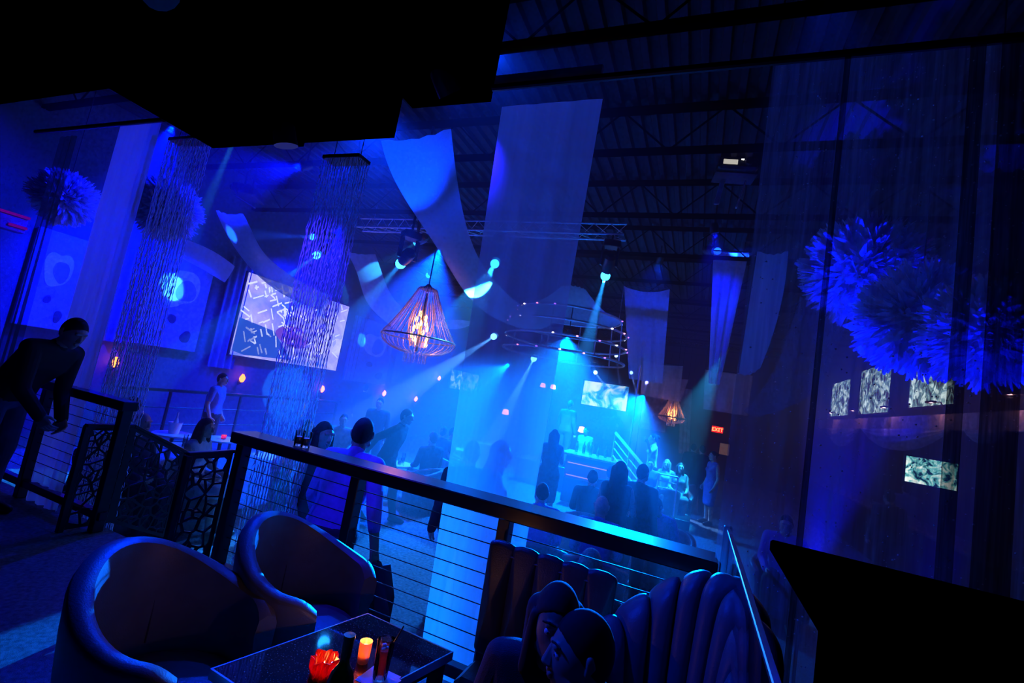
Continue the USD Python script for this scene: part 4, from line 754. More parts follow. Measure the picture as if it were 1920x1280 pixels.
for k in range(44):
    g = k * 2.4; z, r_ = [(zu, .86), ((zu * 2 + zl) / 3, .98), ((zu + 2 * zl) / 3, 1.0), (zl, 1.0)][k % 4]; t.p('light_dot', ball((cc_[0] + (RC * r_ + .035) * math.cos(g), YC + (RC * r_ + .035) * math.sin(g), z), .028, 1, (1, 1, .7)), cols[(k * 7) % 3], True, w=True)
for g in (.5, 2.6, 4.7): t.p('hanger', cyl((cc_[0] + RC * .86 * math.cos(g), YC + RC * .86 * math.sin(g), zu), (cc_[0] + RC * .86 * math.cos(g), YC + RC * .86 * math.sin(g), ZC - .01), .01, 5), truss_mat, w=True)
# projectors under the roof
def projector(c, rz, label, lit):
    t = Thing('projector', label, 'projector', tuple(c), rz); t.p('body', rbox(-.26, .26, -.20, .20, 0, .17, .03), lamp_body); t.p('lens', lathe([(.001, 0), (.05, 0), (.06, .05), (.045, .055), (.001, .05)], 14, (0, 0, 0)) if 0 else cyl((.12, -.26, .09), (.12, -.19, .09), .05, 14), black_metal)
    t.p('vent', rbox(-.21, -.02, -.212, -.2, .05, .12, .003), lit, label='lit vent'); t.p('status_light', rbox(.02, .06, -.21, -.2, .12, .14, .002), emit('status_white', (1, .95, .9), 4), label='small status light')
    for x in (-.16, .16): t.p('bracket', beam((x, 0, .17), (x, 0, ZC - c[2] - .01), .03, .03), lamp_body)
    t.p('hood', rbox(-.28, .28, -.1, .24, -.02, .0, .005), lamp_body); return t
def bars(t, L):
    for xa, ya, xb, yb, Y, wd in L: t.p('side_bar', beam(aty(xa, ya, Y), aty(xb, yb, Y), wd, .02), pmat('bar_white', (.6, .6, .62), .5, .1), w=True, label='slanting blue-lit bar')
pj = aty(1378, 328, 7.0); bars(projector(pj, math.radians(10), 'black ceiling projector with pale lit vent, upper right', emit('vent_glow', (.9, .85, .75), .8)), ((1356, 336, 1343, 383, 7.0, .07), (1398, 340, 1380, 390, 7.0, .07)))
pj = aty(462, 368, 6.2); bars(projector(pj, math.radians(-60), 'black ceiling projector with a tiny white light, upper left', emit('vent_dim', (.1, .1, .2), .3)), ((441, 366, 478, 390, 6.0, .03),))

# ------------------------------------------------------------------ people
def rotm(axis, a): return trimesh.transformations.rotation_matrix(a, axis)[:3, :3]
def to_m3(t): return m3.Manifold(m3.Mesh(np.asarray(t.vertices, np.float32), np.asarray(t.faces, np.uint32)))
def soften(m, L, it=8):
    t = tm(m.refine_to_length(L)); t = trimesh.Trimesh(t.vertices, t.faces, process=False); trimesh.smoothing.filter_taubin(t, .5, .52, it); return t
def add(ms): return m3.Manifold.batch_boolean([m for m in ms if m is not None and not m.is_empty()], m3.OpType.Add)
def hand_parts(w, d, n, s, curl, seg):
    """palm, four unequal bent fingers and a thumb; w wrist, d along the hand, n palm normal"""
    d = unit(d); n = unit(n - d * (n @ d)); u = np.cross(d, n); ms = []
    P = lambda a, b, c: w + (d * a + u * b + n * c) * s
    ms.append(hull((P(-.01, -.018, 0), .018 * s), (P(-.01, .018, 0), .018 * s), (P(.075, -.034, 0), .012 * s), (P(.08, .034, 0), .012 * s), (P(.03, 0, .006), .018 * s), seg=seg))
    for b, L in ((-.031, .060), (-.011, .074), (.010, .078), (.031, .070)):
        a = P(.076, b, 0); k = P(.076 + L * .5 * math.cos(curl * .6), b, L * .5 * math.sin(curl * .6)); e_ = P(.076 + L * .5 * math.cos(curl * .6) + L * .55 * math.cos(curl * 1.5), b, L * .5 * math.sin(curl * .6) + L * .55 * math.sin(curl * 1.5))
        ms += [hull((a, .0095 * s), (k, .0085 * s), seg=seg), hull((k, .0085 * s), (e_, .007 * s), seg=seg)]
    a, k, e_ = P(.012, .026, .006), P(.045, .052, .014), P(.075, .056, .030); ms += [hull((a, .014 * s), (k, .010 * s), seg=seg), hull((k, .010 * s), (e_, .008 * s), seg=seg)]
    return ms
SKINS = [pmat('skin_light', (.52, .34, .26), .5, .06, 20), pmat('skin_tan', (.36, .22, .15), .5, .06, 20)]
HAIRS = dict(black=pmat('hair_black', (.012, .010, .010), .85, .3, 60), brown=pmat('hair_brown', (.06, .035, .02), .5, .3, 60), blond=pmat('hair_blond', (.35, .25, .12), .5, .3, 60), grey=pmat('hair_grey', (.30, .30, .30), .6, .3, 60))
def cl(name, c, rough=.85): return pmat('cloth_' + name, c, rough, .12, 25, .25)
CL = dict(black=cl('black', (.012, .012, .015)), navy=cl('navy', (.03, .035, .06)), purple=cl('purple', (.30, .16, .62)), white=cl('white', (.72, .72, .75)), grey=cl('grey', (.22, .22, .24)), denim=cl('denim', (.06, .09, .17)), blue=cl('blue', (.12, .16, .45)), dark=cl('dark', (.03, .03, .034)), pale=cl('pale', (.5, .5, .55)))
shoe_mat = pmat('shoe_leather', (.03, .025, .022), .35, .2, 20)
def person(label, loc, rz, H=1.75, pose='stand', lean=0., side=0., twist=0., turn=0., nod=0., arms=(None, None), sex='m', top='black', bottom='black', skin=0, hair='short', hc='black', sleeve=1.0, dress=False, seat=.45, fine=False, feet=True, stride=.28, face=False, curl=.7, hips=None):
    k = H / 1.75; t = Thing('person', label, 'person', loc, rz); seg = 16 if fine else 10; L = .022 if fine else .04
    f_ = sex == 'f'; sw = (.158 if f_ else .185) * k
    sit = pose == 'sit'; P = V(0, 0, (seat + .10) if sit else .95 * k); P = P + V(0, -.02, 0)
    if hips is not None: P = P + np.asarray(hips, float)
    Rt = rotm([0, 1, 0], side) @ rotm([1, 0, 0], -lean); Rs = Rt @ rotm([0, 0, 1], twist)
    T = lambda x, y, z, R=Rs: P + R @ (V(x, y, z) * k)
    waist = P + Rt @ (V(0, 0, .14) * k); chest = T(0, .01, .33); neck = T(0, 0, .50); sh = [T(-sw / k, 0, .455), T(sw / k, 0, .455)]
    Rh = rotm([0, 0, 1], turn) @ rotm([0, 1, 0], side * .5) @ rotm([1, 0, 0], -(lean * .55 + nod)); hd = neck + Rt @ (V(0, .015, .045) * k) + Rh @ (V(0, .02, .115) * k)
    hip = [P + V(-.088, 0, -.03) * k, P + V(.088, 0, -.03) * k]
    if sit: kn = [P + V(-.12, .42, -.02) * k, P + V(.13, .43, -.02) * k]; an = [V(-.13, P[1] + .40 * k, .085), V(.14, P[1] + .44 * k, .085)]
    elif pose == 'walk': s_ = stride; kn = [P + V(-.09, s_ * .75, -.42) * k, P + V(.09, -s_ * .25, -.45) * k]; an = [V(-.09 * k, P[1] + s_ * 1.05 * k, .09), V(.09 * k, P[1] - s_ * 1.25 * k, .15)]
    else: kn = [P + V(-.10, .025, -.45) * k, P + V(.105, .01, -.45) * k]; an = [V(-.11 * k, -.03, .085), V(.115 * k, -.05, .085)]
    if hips is not None and not sit: an = [a + V(0, 0, 0) for a in an]; kn = [(h_ + a) / 2 + V(0, .03, 0) for h_, a in zip(hip, an)]
    el, wr = [], []
    for i, sgn in enumerate((-1, 1)):
        a = arms[i] or ((.05, -.03, -.29), (.06, .07, -.53)) if not sit or arms[i] else ((.05, .06, -.27), (-.02, .30, -.33))
        el.append(sh[i] + Rs @ (V(sgn * a[0][0], *a[0][1:]) * k)); wr.append(sh[i] + Rs @ (V(sgn * a[1][0], *a[1][1:]) * k))
    tr = .9 if f_ else 1.0
    def torso(o, up=1): 
        X = Rt @ V(1, 0, 0) * k; C = Rs @ V(1, 0, 0) * k; Fd = Rs @ V(0, 1, 0) * k
        m = [hull((hip[0], .105 * k + o), (hip[1], .105 * k + o), (waist - X * .055 * tr, .095 * tr * k + o), (waist + X * .055 * tr, .095 * tr * k + o), seg=seg),
             hull((waist - X * .055 * tr, .095 * tr * k + o), (waist + X * .055 * tr, .095 * tr * k + o), (chest - C * .085 * tr, .10 * tr * k + o), (chest + C * .085 * tr, .10 * tr * k + o), seg=seg),
             hull((chest - C * .085 * tr, .10 * tr * k + o), (chest + C * .085 * tr, .10 * tr * k + o), (sh[0] - C * -.03, .058 * k + o), (sh[1] + C * -.03, .058 * k + o), (neck - (Rs @ V(0, 0, .03)) * k, .055 * k + o), seg=seg)]
        if f_: m += [hull((chest - C * .07 + Fd * .065, .058 * k + o), (chest - C * .06, .07 * k + o), seg=seg), hull((chest + C * .07 + Fd * .065, .058 * k + o), (chest + C * .06, .07 * k + o), seg=seg)]
        return m
    ar = .88 if f_ else 1.0
    def arm(i, o, frac=1.0, fr2=1.0):
        m = [hull((sh[i], .056 * ar * k + o), (el[i] if frac >= .5 else sh[i] + (el[i] - sh[i]) * frac * 2, .041 * ar * k + o), seg=seg)]
        if frac > .5: m.append(hull((el[i], .041 * ar * k + o), (el[i] + (wr[i] - el[i]) * min(1, (frac - .5) * 2), .030 * ar * k + o), seg=seg))
        return m
    def leg(i, o, end=1.0):
        m = [hull((hip[i], .088 * k + o), (kn[i], .056 * k + o), seg=seg)]
        c_ = kn[i] + (an[i] - kn[i]) * .33 + V(0, -.02 * k, 0); q = kn[i] + (an[i] - kn[i]) * end
        return m + [hull((kn[i], .056 * k + o), (c_, .054 * k + o), seg=seg), hull((c_, .054 * k + o), (q, .036 * k + o), seg=seg)]
    def foot(i, o):
        fw = unit(V(.12 * (-1 if i == 0 else 1), 1, 0)); a = an[i]; z = .035 + o; up = max(0, a[2] - .085)
        return [hull((a, .038 * k + o), (V(a[0], a[1] - .03, max(z, a[2] - .055)), .033 + o), (a * V(1, 1, 0) + fw * .10 * k + V(0, 0, z - .004 + up * .3), .034 + o), (a * V(1, 1, 0) + fw * .165 * k + V(0, 0, z - .01 + up * .1), .025 + o), seg=seg)]
    body = soften(add(torso(0) + arm(0, 0) + arm(1, 0) + leg(0, 0) + leg(1, 0) + foot(0, 0) + foot(1, 0) + [hull((neck - Rt @ V(0, 0, .04) * k, .060 * k), (hd - Rh @ V(0, .02, .07) * k, .052 * k), seg=seg)]), L)
    hf = lambda x, y, z: hd + Rh @ (V(x, y, z) * k); 
    sk = m3.Manifold.sphere(1, 28 if fine else 18).scale((.075 * k, .094 * k, .112 * k)); Mx = np.column_stack([Rh, hd]); sk = sk.transform(Mx)
    H_ = lambda *c, s_=seg: hull(*[(hf(*p), r * k) for p, r in c], seg=s_)
    head = add([sk, H_(((0, .060, -.092), .024), ((.045, .02, -.065), .026), ((-.045, .02, -.065), .026), ((0, .05, -.03), .045)), H_(((0, .088, .015), .010), ((0, .106, -.026), .013), ((.011, .094, -.032), .009), ((-.011, .094, -.032), .009)),
                H_(((.030, .080, .028), .014), ((-.030, .080, .028), .014)), H_(((.012, .090, -.055), .010), ((-.012, .090, -.055), .010), ((0, .086, -.068), .012)), H_(((.076, -.008, .018), .012), ((.074, -.002, -.022), .009), ((.078, -.016, 0), .010)), H_(((-.076, -.008, .018), .012), ((-.074, -.002, -.022), .009), ((-.078, -.016, 0), .010))])
    head = soften(head, .012 if fine else .03, 4 if fine else 2)
    hs = []
    for i in (0, 1):
        d = unit(wr[i] - el[i]); inward = Rs @ V(1 if i == 0 else -1, .2, 0); hs += hand_parts(wr[i], d + Rt @ V(0, .15, -.1), inward, k * (.92 if f_ else 1), curl, 10 if fine else 7)
    t.p('body', add([to_m3(body), to_m3(head)] + hs), SKINS[skin], 60)
    if dress:
        sk_ = [hull((hip[0], .12 * k), (hip[1], .12 * k), (kn[0], .085 * k), (kn[1], .085 * k), seg=seg)]; t.p('dress', soften(add(torso(.013) + sk_), L), CL[top], 60)
    else:
        t.p('shirt', soften(add(torso(.015) + arm(0, .014, sleeve) + arm(1, .014, sleeve)), L), CL[top], 60)
        t.p('trousers', soften(add([hull((hip[0], .112 * k + .012), (hip[1], .112 * k + .012), seg=seg)] + leg(0, .018, .97) + leg(1, .018, .97)), L), CL[bottom], 60)
        if sleeve > .5:
            cb = t.p('collar', soften(add([hull((neck - Rt @ V(0, .01, .02), .068 * k), (neck + Rt @ V(0, .0, .02), .062 * k), seg=seg)]), L, 3), CL[top], 60)
    for i in (0, 1): t.p('shoe', soften(add(foot(i, .008)), L, 3), shoe_mat, 60)
    hm = HAIRS[hc]
    if hair != 'bald':
        cap = m3.Manifold.sphere(1, 30 if fine else 18).scale((.0795 * k, .099 * k, .118 * k)).translate((0, -.007 * k, .009 * k)).transform(np.column_stack([Rh, hd]))
        nn = Rh @ unit(V(0, -.72, .70)); cap = cap.trim_by_plane(tuple(map(float, nn)), float(nn @ hd - .006 * k))
        ms = [cap]
        if hair == 'long':
            dn = unit(Rt @ V(0, -.1, -1)); b0 = hf(0, -.055, .0)
            ms += [hull((hf(-.055, -.03, .02), .048 * k), (hf(.055, -.03, .02), .048 * k), (b0 + dn * .20 * k, .075 * k), (b0 + dn * .34 * k + Rs @ V(.04, 0, 0), .05 * k), (b0 + dn * .34 * k - Rs @ V(.04, 0, 0), .05 * k), seg=seg), hull((hf(-.07, .02, .02), .022 * k), (hf(-.075, .02, -.16), .026 * k), (hf(-.06, -.04, -.12), .03 * k), seg=seg), hull((hf(.07, .02, .02), .022 * k), (hf(.075, .02, -.16), .026 * k), (hf(.06, -.04, -.12), .03 * k), seg=seg)]
        if hair == 'bun': ms.append(H_(((0, -.115, .045), .042), ((0, -.10, .06), .04)))
        t.p('hair', soften(add(ms), .018 if fine else .035, 3), hm, 60)
    if face:
        for sx in (-1, 1):
            eb = t.p('eye', ball(hf(sx * .031, .0755, .006), .0125 * k, 2), pmat('eye_white', (.8, .8, .8), .15, .02), True); t.p('iris', ball(hf(sx * .031, .0845, .005), .0052 * k, 2), pmat('iris', (.03, .018, .01), .1, .1), True, parent=eb)
            t.p('eyebrow', tm(H_(((sx * .014, .0925, .034), .0036), ((sx * .034, .0885, .040), .0034), ((sx * .052, .0765, .034), .0028))), hm, 60)
        t.p('lips', tm(add([H_(((-.018, .089, -.058), .0045), ((0, .095, -.055), .006), ((.018, .089, -.058), .0045)), H_(((-.016, .089, -.064), .0045), ((0, .094, -.066), .006), ((.016, .089, -.064), .0045))])), pmat('lips', (.45, .12, .11), .35, .1), 60)
    t.sh, t.wr, t.hd = [s + 0 for s in sh], wr, hd; return t
def D(deg): return math.radians(deg)
def at_head(x, y, zf, hz): p = atz(x, y, zf + hz); return (p[0], p[1], zf)
# --- the people nearest the camera
lm = person('person in a dark jacket and jeans bent over the left railing', (-5.06, 2.08, MZ), D(-62), 1.78, lean=.62, twist=-.1, turn=-.35, nod=.05, arms=(((.02, .16, -.26), (-.06, .40, -.36)), ((.0, .20, -.24), (-.05, .43, -.30))), top='black', bottom='denim', hair='short', fine=True)
pm = person('person in a violet shirt seen from behind, holding a jacket in the right hand', (-2.40, 2.98, 0), D(8), 1.87, lean=.26, turn=.35, nod=.1, arms=(((.05, .03, -.28), (.0, .16, -.5)), ((.10, -.02, -.28), (.16, .05, -.54))), top='purple', bottom='dark', sleeve=.72, fine=True, skin=1, curl=1.2)
jw = pm.world(pm.wr[1]) + V(.02, .0, -.08)
t = Thing('jacket', 'black jacket hanging from the hand of the person in the violet shirt', 'jacket', tuple(jw - V(0, 0, .62)))
def jk(u, v): a = u * 2 * np.pi; r_ = (.035 + .10 * np.minimum(1, v * 2.2) - .05 * np.maximum(0, v - .75) / .25) * (1 + .22 * np.sin(a * 4 + v * 4) + .12 * np.sin(a * 7 - v * 6)); return np.stack([jw[0] + r_ * np.cos(a) * 1.15 + .03 * v, jw[1] + r_ * np.sin(a) * .65, jw[2] + .03 - .62 * v + .03 * np.sin(a * 2) * v], -1)
jg = grid(jk, 48, 26); jg.merge_vertices(); t.p('body', jg, CL['black'], True, w=True, label='folded body of the jacket'); t.p('sleeve', tube([jw + V(.06, .05, 0), jw + V(.13, .05, -.2), jw + V(.14, .04, -.42), jw + V(.12, .04, -.52)], [.04, .05, .045, .035], 10), CL['black'], True, w=True)
person('person with long dark hair facing the one in the violet shirt', tuple(at_head(606, 812, 0, 1.60)), D(-75), 1.72, sex='f', turn=-.5, top='black', bottom='black', dress=True, hair='long', skin=1, fine=True, arms=(((.05, .0, -.27), (.0, .2, -.42)), None))
ws = person('person with long dark hair before the tufted sofa, face turned to the camera', (-.385, 1.66, MZ), D(186), 1.66, 'sit', sex='f', lean=.10, side=-.05, turn=.25, nod=.05, top='black', bottom='black', hair='long', skin=1, seat=.215, fine=True, face=True)
ms_ = person('person in dark clothes in profile beside the channel-backed armchair', (-.16, 1.56, MZ), D(105), 1.72, 'sit', lean=.12, turn=.2, nod=.0, top='black', bottom='black', hair='short', skin=0, seat=.155, fine=True, face=True)
for x, rz, lab, sx in ((886, 40, 'dark standing person directly behind the banner, left of two', 'm'), (936, -60, 'dark standing person directly behind the banner, right of two', 'f')):
    q = aty(x, 846, 4.15); H_ = (q[2]) * 1.75 / 1.63; person(lab, (q[0], q[1], 0), D(rz), H_, sex=sx, top='black', hair='short' if sx == 'm' else 'long')
# --- the floor, left
def seated(x, y, label, rz, zf=0, hz=1.22, **kw):
    c = at_head(x, y, zf, hz); k = kw.pop('H', 1.72) / 1.75; p = person(label, c, D(rz), k * 1.75, 'sit', **kw); SEATS.append((c, D(rz), label)); return p
def standing(x, y, label, rz, zf=0, H=1.75, Y=None, X=None, **kw):
    hz = 1.63 * H / 1.75
    if Y or X:
        q = aty(x, y, Y) if Y else atx(x, y, X); c = (q[0], q[1], max(0, q[2] - hz)) if zf is None else (q[0], q[1], zf)
    else: c = at_head(x, y, zf, hz)
    return person(label, c, D(rz), H, kw.pop('pose', 'stand'), **kw)
SEATS = []
seated(265, 788, 'bald seated person in profile behind the folded balustrade', -75, hair='bald', top='navy')
seated(384, 798, 'bare-shouldered seated person with long hair above the narrow balustrade', -70, sex='f', dress=True, top='pale', hair='long', hc='brown')
seated(250, 757, 'seated person in shadow behind the bald one', 150, top='dark', skin=1)
standing(415, 716, 'person in a blue shirt standing far left, below the large screen', -60, zf=.12, H=1.6, X=-7.9, top='blue', sleeve=.35)
standing(686, 726, 'person in a pale-edged jacket standing with back turned under the large chandelier', 25, zf=0, H=1.80, X=-9.0, top='navy')
standing(744, 772, 'person in a dark suit striding to the right across the floor', -75, 0, 1.76, pose='walk', lean=.28, nod=-.1, arms=(((.04, -.16, -.24), (.05, -.10, -.50)), ((.03, -.20, -.22), (.02, -.26, -.46))), top='black', bottom='black', fine=True, stride=.22)
standing(708, 780, 'standing person partly hidden behind the striding one', 200, 0, 1.7, Y=8.2, top='dark')
seated(578, 795, 'seated person with a lit face behind the bead column', -120, hz=1.24, sex='f', dress=True, top='grey', hair='long', hc='brown')
seated(648, 772, 'person seated far back right of the bead column, face lit', -140, hz=1.35, top='grey')
seated(813, 820, 'seated person with a pale face, left one of the group by the banner', 60, hz=1.22, top='black')
seated(850, 806, 'seated person in profile, right one of the group by the banner', -70, hz=1.26, top='black', sex='f', dress=True)
seated(832, 806, 'person seen from behind in the dark group beside the white banner', 10, hz=1.24, top='black')
# --- the floor, right of the banner
standing(1040, 815, 'tall person in a dark dress with bare arms standing right of the banner', 15, 0, 1.74, sex='f', dress=True, top='dark', hair='long', arms=(None, ((.05, .1, -.26), (-.05, .25, -.1))))
standing(1070, 752, 'dark figure raised on the stage edge left of the television', -20, .62, 1.72, Y=12.2, top='black', bottom='black')
standing(1099, 812, 'person in a pale shirt serving behind the stage bar', 160, None, 1.70, Y=13.2, top='pale')
standing(1163, 880, 'long-haired person with bare arms standing with back turned, right of the bald one', -12, 0, 1.68, sex='f', dress=True, top='black', hair='long', skin=1, arms=(((.05, .02, -.27), (.02, .10, -.5)), ((.05, .1, -.26), (-.05, .3, -.3))), fine=True)
seated(1129, 942, 'seated bald person in a pale blue shirt seen from behind', 5, hz=1.24, hair='bald', top='blue', fine=True)
standing(1205, 884, 'dark-clothed person with back turned right of the long-haired one', -20, 0, 1.66, top='black')
seated(1257, 958, 'hunched person in a violet shirt on the chair by the glass panel', 150, hz=1.02, lean=.6, top='purple', hair='short', skin=1)
seated(1016, 948, 'seated person in a violet top half hidden by the banner edge', 20, hz=1.06, lean=.4, top='purple')
seated(1112, 890, 'dark-haired seated person in front of the violet bar front', 10, hz=1.24, top='black')
seated(1146, 884, 'dark-haired seated person left of the long-haired standing one', -15, hz=1.22, top='black')
standing(1226, 826, 'brightly cyan-lit person with one raised arm on the small platform', 100, .2, 1.7, Y=11.6, top='pale', bottom='dark', arms=(((.22, .10, -.10), (.30, .2, .12)), None), sex='f', dress=False, hair='bun', sleeve=.3)
seated(1251, 868, 'brightly lit seated person, left one of the pair below the small chandelier', 170, hz=1.22, sex='f', dress=True, top='pale', hair='long', hc='blond')
seated(1276, 876, 'seated person with arms crossed, right one of the pair below the small chandelier', 190, hz=1.20, sex='f', dress=True, top='grey', hair='long', hc='brown')
seated(1221, 868, 'seated person with a lit face left of the bright pair', 175, hz=1.22, top='grey')
standing(1340, 842, 'person in a long gown at the edge of the glitter curtain, below the exit sign', 120, 0, 1.72, Y=12.5, sex='f', dress=True, top='blue', hair='bun', hc='black')
standing(1318, 838, 'dark-clothed person standing among the shadows left of the gown', 20, 0, 1.78, Y=13.5, top='black', bottom='black')
standing(1300, 846, 'dark-clothed person with back turned nearest the small chandelier', 0, 0, 1.74, Y=14.5, top='black', bottom='black')
seated(1106, 1062, 'grey-haired person seated just beyond the railing, only the crown showing', 5, hz=1.21, hc='grey', top='dark', fine=True)
seated(1474, 985, 'person in a violet shirt seated beyond the glitter curtain', 170, hz=1.15, top='purple', lean=.2)
standing(1668, 930, 'dark silhouette at the bar behind the glitter curtain', 10, 0, 1.72, top='dark', skin=1)
standing(1700, 915, 'second dark silhouette at the bar behind the glitter curtain', -20, 0, 1.76, top='dark', skin=1)

# ------------------------------------------------------------------ chairs and tables of the main floor
club_base = None
def club_chair(c, rz, label):
    global club_base
    c = (c[0] , c[1], c[2])
    if club_base is None: club_base = armchair(c, rz, label, seams=False, back=.76, arm=.60, r=.35, seat=.43, n=28); club_base.prim.SetCustomDataByKey('group', 'tub chairs on the main floor'); return club_base
    return copy(club_base, c, rz, label)
for c, rz, lab in SEATS:
    s = ' '.join(lab.split(',')[0].replace('seated ', '').replace('hunched ', '').split()[:11])
    club_chair((c[0], c[1], c[2]), rz + math.pi / 2, 'dark tub chair under ' + ('' if s.startswith(('second',)) else 'the ') + s)
for x, y, rz, lab in ((795, 878, 200, 'empty tub chair with a lit rim behind the railing, left of the banner'), (1283, 905, 150, 'cyan-lit empty tub chair at the floor edge by the glitter curtain'), (1245, 915, 120, 'dark empty tub chair left of the cyan-lit one')):
    c = atz(x, y, .7); club_chair((c[0], c[1], 0), D(rz), lab)
table_top = pmat('cocktail_table_top', (.7, .7, .72), .25, .08)
def cocktail(c, label, h=.62, r=.30, items=1):
    t = Thing('cocktail_table', label, 'table', c); t.p('tabletop', lathe([(.001, h - .03), (r - .01, h - .03), (r, h - .02), (r, h - .008), (r - .008, h), (.001, h)], 28), table_top, 40); t.p('column', cyl((0, 0, .03), (0, 0, h - .03), .03, 10), black_metal); t.p('base', lathe([(.001, .001), (.2, .001), (.2, .015), (.05, .03), (.001, .032)], 20), black_metal, 40); return t
n_ = 0
for x, y, lab in ((905, 829, 'pale round cocktail table seen through the banner, under the lowest lamps'), (745, 868, 'pale cocktail table in front of the striding person'), (345, 836, 'cocktail table beside the bare-shouldered person, left'), (868, 842, 'cocktail table at the dark group beside the banner'), (1205, 905, 'cocktail table among the seated people on the right'), (415, 822, 'low candle-lit table left of the bead column')):
    c = atz(x, y, .62); cocktail((c[0], c[1], 0), lab)
    if x != 415:
        for j, (dx, dy) in enumerate(((.08, -.06), (-.1, .07), (.02, .14))): tumbler((c[0] + dx, c[1] + dy, .62), ('first', 'second', 'third')[j] + ' glass standing on the ' + lab.split(',')[0], .12 + .03 * j, .03, pmat('lit_drink', (.6, .62, .66), .1, .1))
    else: candle((c[0] + .05, c[1], .62), 'red candle on the low table left of the bead column', (.9, .06, .03), .04, .07, .5)
c = atz(325, 812, .62)
t = Thing('ice_bucket', 'pale lit ice bucket with a bottle beside the bare-shouldered person', 'bucket', (c[0], c[1], .62)); t.p('bucket', lathe([(.001, 0), (.075, 0), (.10, .18), (.106, .185), (.094, .18), (.07, .01), (.001, .01)], 24), pmat('bucket_steel', (.75, .75, .78), .25, .05), 40); t.p('bottle', lathe([(.001, .02), (.035, .02), (.035, .2), (.014, .27), (.014, .35), (.001, .352)], 16), pmat('pale_bottle', (.6, .65, .65), .1, .05), 40)
cocktail((c[0], c[1], 0), 'cocktail table carrying the pale ice bucket')
# ------------------------------------------------------------------ the stage bar, its violet front, the stair with pale rails
sx0, sx1 = aty(1060, 860, 11.0)[0], aty(1150, 860, 11.0)[0]; zb = aty(1100, 868, 11.0)[2]
t = Thing('stage_bar', 'curved stage bar with a violet lit front, right of the banner', 'bar', ((sx0 + sx1) / 2, 11.3, 0))
t.p('counter_top', rbox(sx0 - .15, sx1 + .1, 10.95, 11.9, 1.06, 1.11, .012), pmat('bar_top', (.3, .3, .33), .2), w=True); t.p('body', rbox(sx0, sx1, 11.06, 11.8, .002, 1.06, .01), black_metal, w=True)
vg, vg2 = emit('violet_panel', (.012, .0, .8), .9), emit('violet_line', (.25, .12, 1), 2.0)
t.p('lit_panel', rbox(sx0 + .02, sx1 - .02, 11.035, 11.058, .55, .95, .004), vg, w=True, label='violet lit front panel')
for z in (.60, .88): t.p('light_line', rbox(sx0 + .06, sx1 - .08, 11.022, 11.034, z, z + .025, .003), vg2, w=True, label='bright violet line')
for i, x in enumerate(np.linspace(sx0 + .1, sx1 - .1, 6)): bottle((x, 11.55, 1.11), f'{("first", "second", "third", "fourth", "fifth", "last")[i]} bottle from the left on the stage bar', .26 + .02 * (i % 3), .035)
A, B = aty(1155, 812, 11.2), aty(1213, 882, 9.6)
t = Thing('stage_stair', 'stage stair with pale slanting hand rails', 'stair', (B[0], 10.4, 0)); rail_pale = pmat('rail_pale', (.75, .77, .8), .3, .05)
for dx in (0,):
    a, b = A + V(dx, 0, 0), B + V(dx, 0, 0); t.p('hand_rail', cyl(a, b, .035, 8), rail_pale, w=True)
    for q in (.18, .34, .5, .66): t.p('rail_bar', cyl(a - V(0, 0, q), b - V(0, 0, q), .014, 6), rail_pale, w=True)
    for p_ in (a, b, (a + b) / 2): t.p('post', cyl((p_[0], p_[1], max(.002, p_[2] - .95)), p_, .025, 8), rail_pale, w=True)
n = 5
for i in range(n):
    s = i / n; q = B + (A - B) * s; h = max(.08, q[2] - .95 + .12); t.p('step', rbox(q[0], q[0] + .55, q[1], q[1] + .34, .002, h, .006), carpet2, w=True)
px_ = aty(1240, 850, 12.0); t = Thing('platform', 'low platform with pale horizontal rails under the lit dancer', 'platform', (px_[0], 12, 0)); t.p('deck', rbox(px_[0] - .8, px_[0] + .8, 11.2, 12.4, .002, .2, .01), black_metal, w=True)
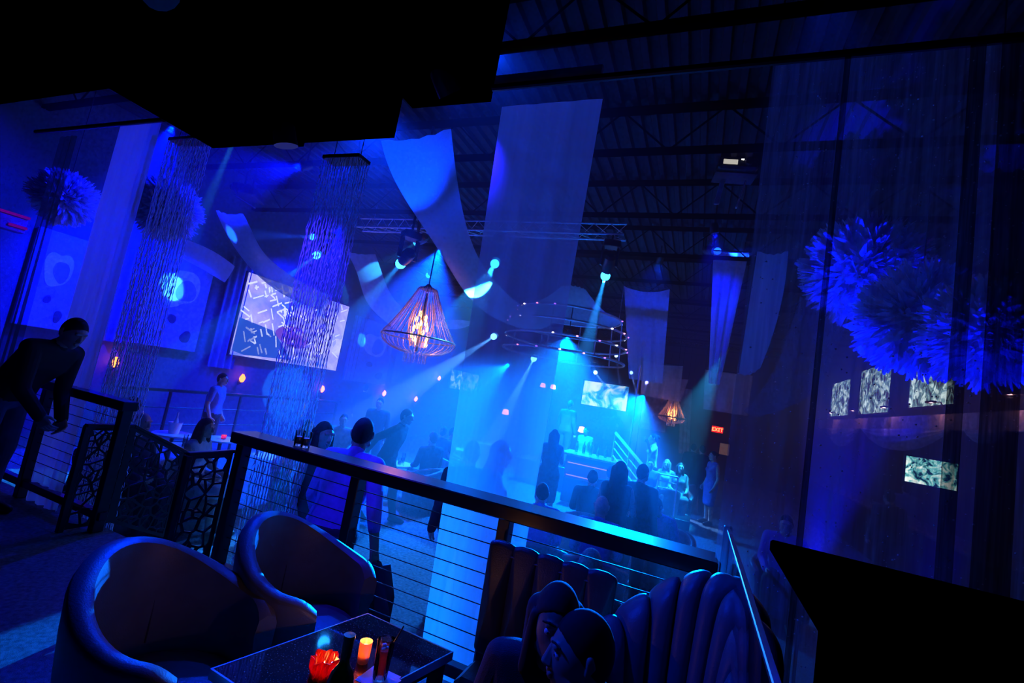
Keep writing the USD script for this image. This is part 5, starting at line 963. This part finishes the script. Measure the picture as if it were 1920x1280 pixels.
for z in (1.05, .9, .76): t.p('rail_bar', cyl((px_[0] + .05, 11.25, z), (px_[0] + .45, 11.25, z), .022 if z > 1 else .014, 6), rail_pale, w=True)
for x in (.05, .45): t.p('post', cyl((px_[0] + x, 11.25, .2), (px_[0] + x, 11.25, 1.05), .02, 6), rail_pale, w=True)
p = aty(1183, 770, 11.0); t = Thing('dance_pole', 'thin pale upright pole at the stage', 'pole', (p[0], 11.6, .002)); t.p('pole', cyl((p[0], 11.6, .004), (p[0], 11.6, 3.4), .022, 8), chrome, w=True); t.p('foot', lathe([(.001, .001), (.1, .001), (.1, .01), (.03, .03), (.001, .03)], 14, (p[0], 11.6, 0)), chrome, w=True)
# back railing on the left floor, raised booth
a, b = atx(300, 727, -8.6), atx(445, 742, -8.6); zz = (a[2] + b[2]) / 2
t = Thing('booth_railing', 'dark railing of the raised booths under the large screen', 'railing', (-8.6, (a[1] + b[1]) / 2, 0)); t.p('hand_rail', rbox(-8.64, -8.56, a[1] - .6, b[1] + 3, zz - .03, zz + .02, .006), black_metal, w=True)
for y in np.arange(a[1] - .5, b[1] + 3, .7): t.p('post', rbox(-8.62, -8.58, y - .02, y + .02, .002, zz - .03, .004), black_metal, w=True)
for z in (.35, .65, .95): t.p('rail_bar', cyl((-8.6, a[1] - .55, z), (-8.6, b[1] + 2.95, z), .012, 6), black_metal, w=True)
q = aty(1070, 752, 12.2); t = Thing('stage', 'low dark stage block under the raised figure left of the television', 'stage', (q[0], 12.6, 0)); t.p('deck', rbox(q[0] - 1.2, q[0] + .9, 12.0, 13.0, .56, .615, .01), black_metal, w=True); t.p('front_panel', rbox(q[0] - 1.15, q[0] + .85, 12.06, 12.94, .002, .56, .01), black_metal, w=True)

# ------------------------------------------------------------------ haze
hz = mat('haze_air', {'v': ('principled_volume', {'color': (.9, .9, .9), 'density': .03, 'anisotropy': .3})}, [], None, 'v.volume')
single('haze', box(XL + .002, XR - .002, 2.98, YF - .002, .001, ZC - .002), hz, 'thin theatrical haze filling the whole hall', 'haze', False, None, 'stuff')
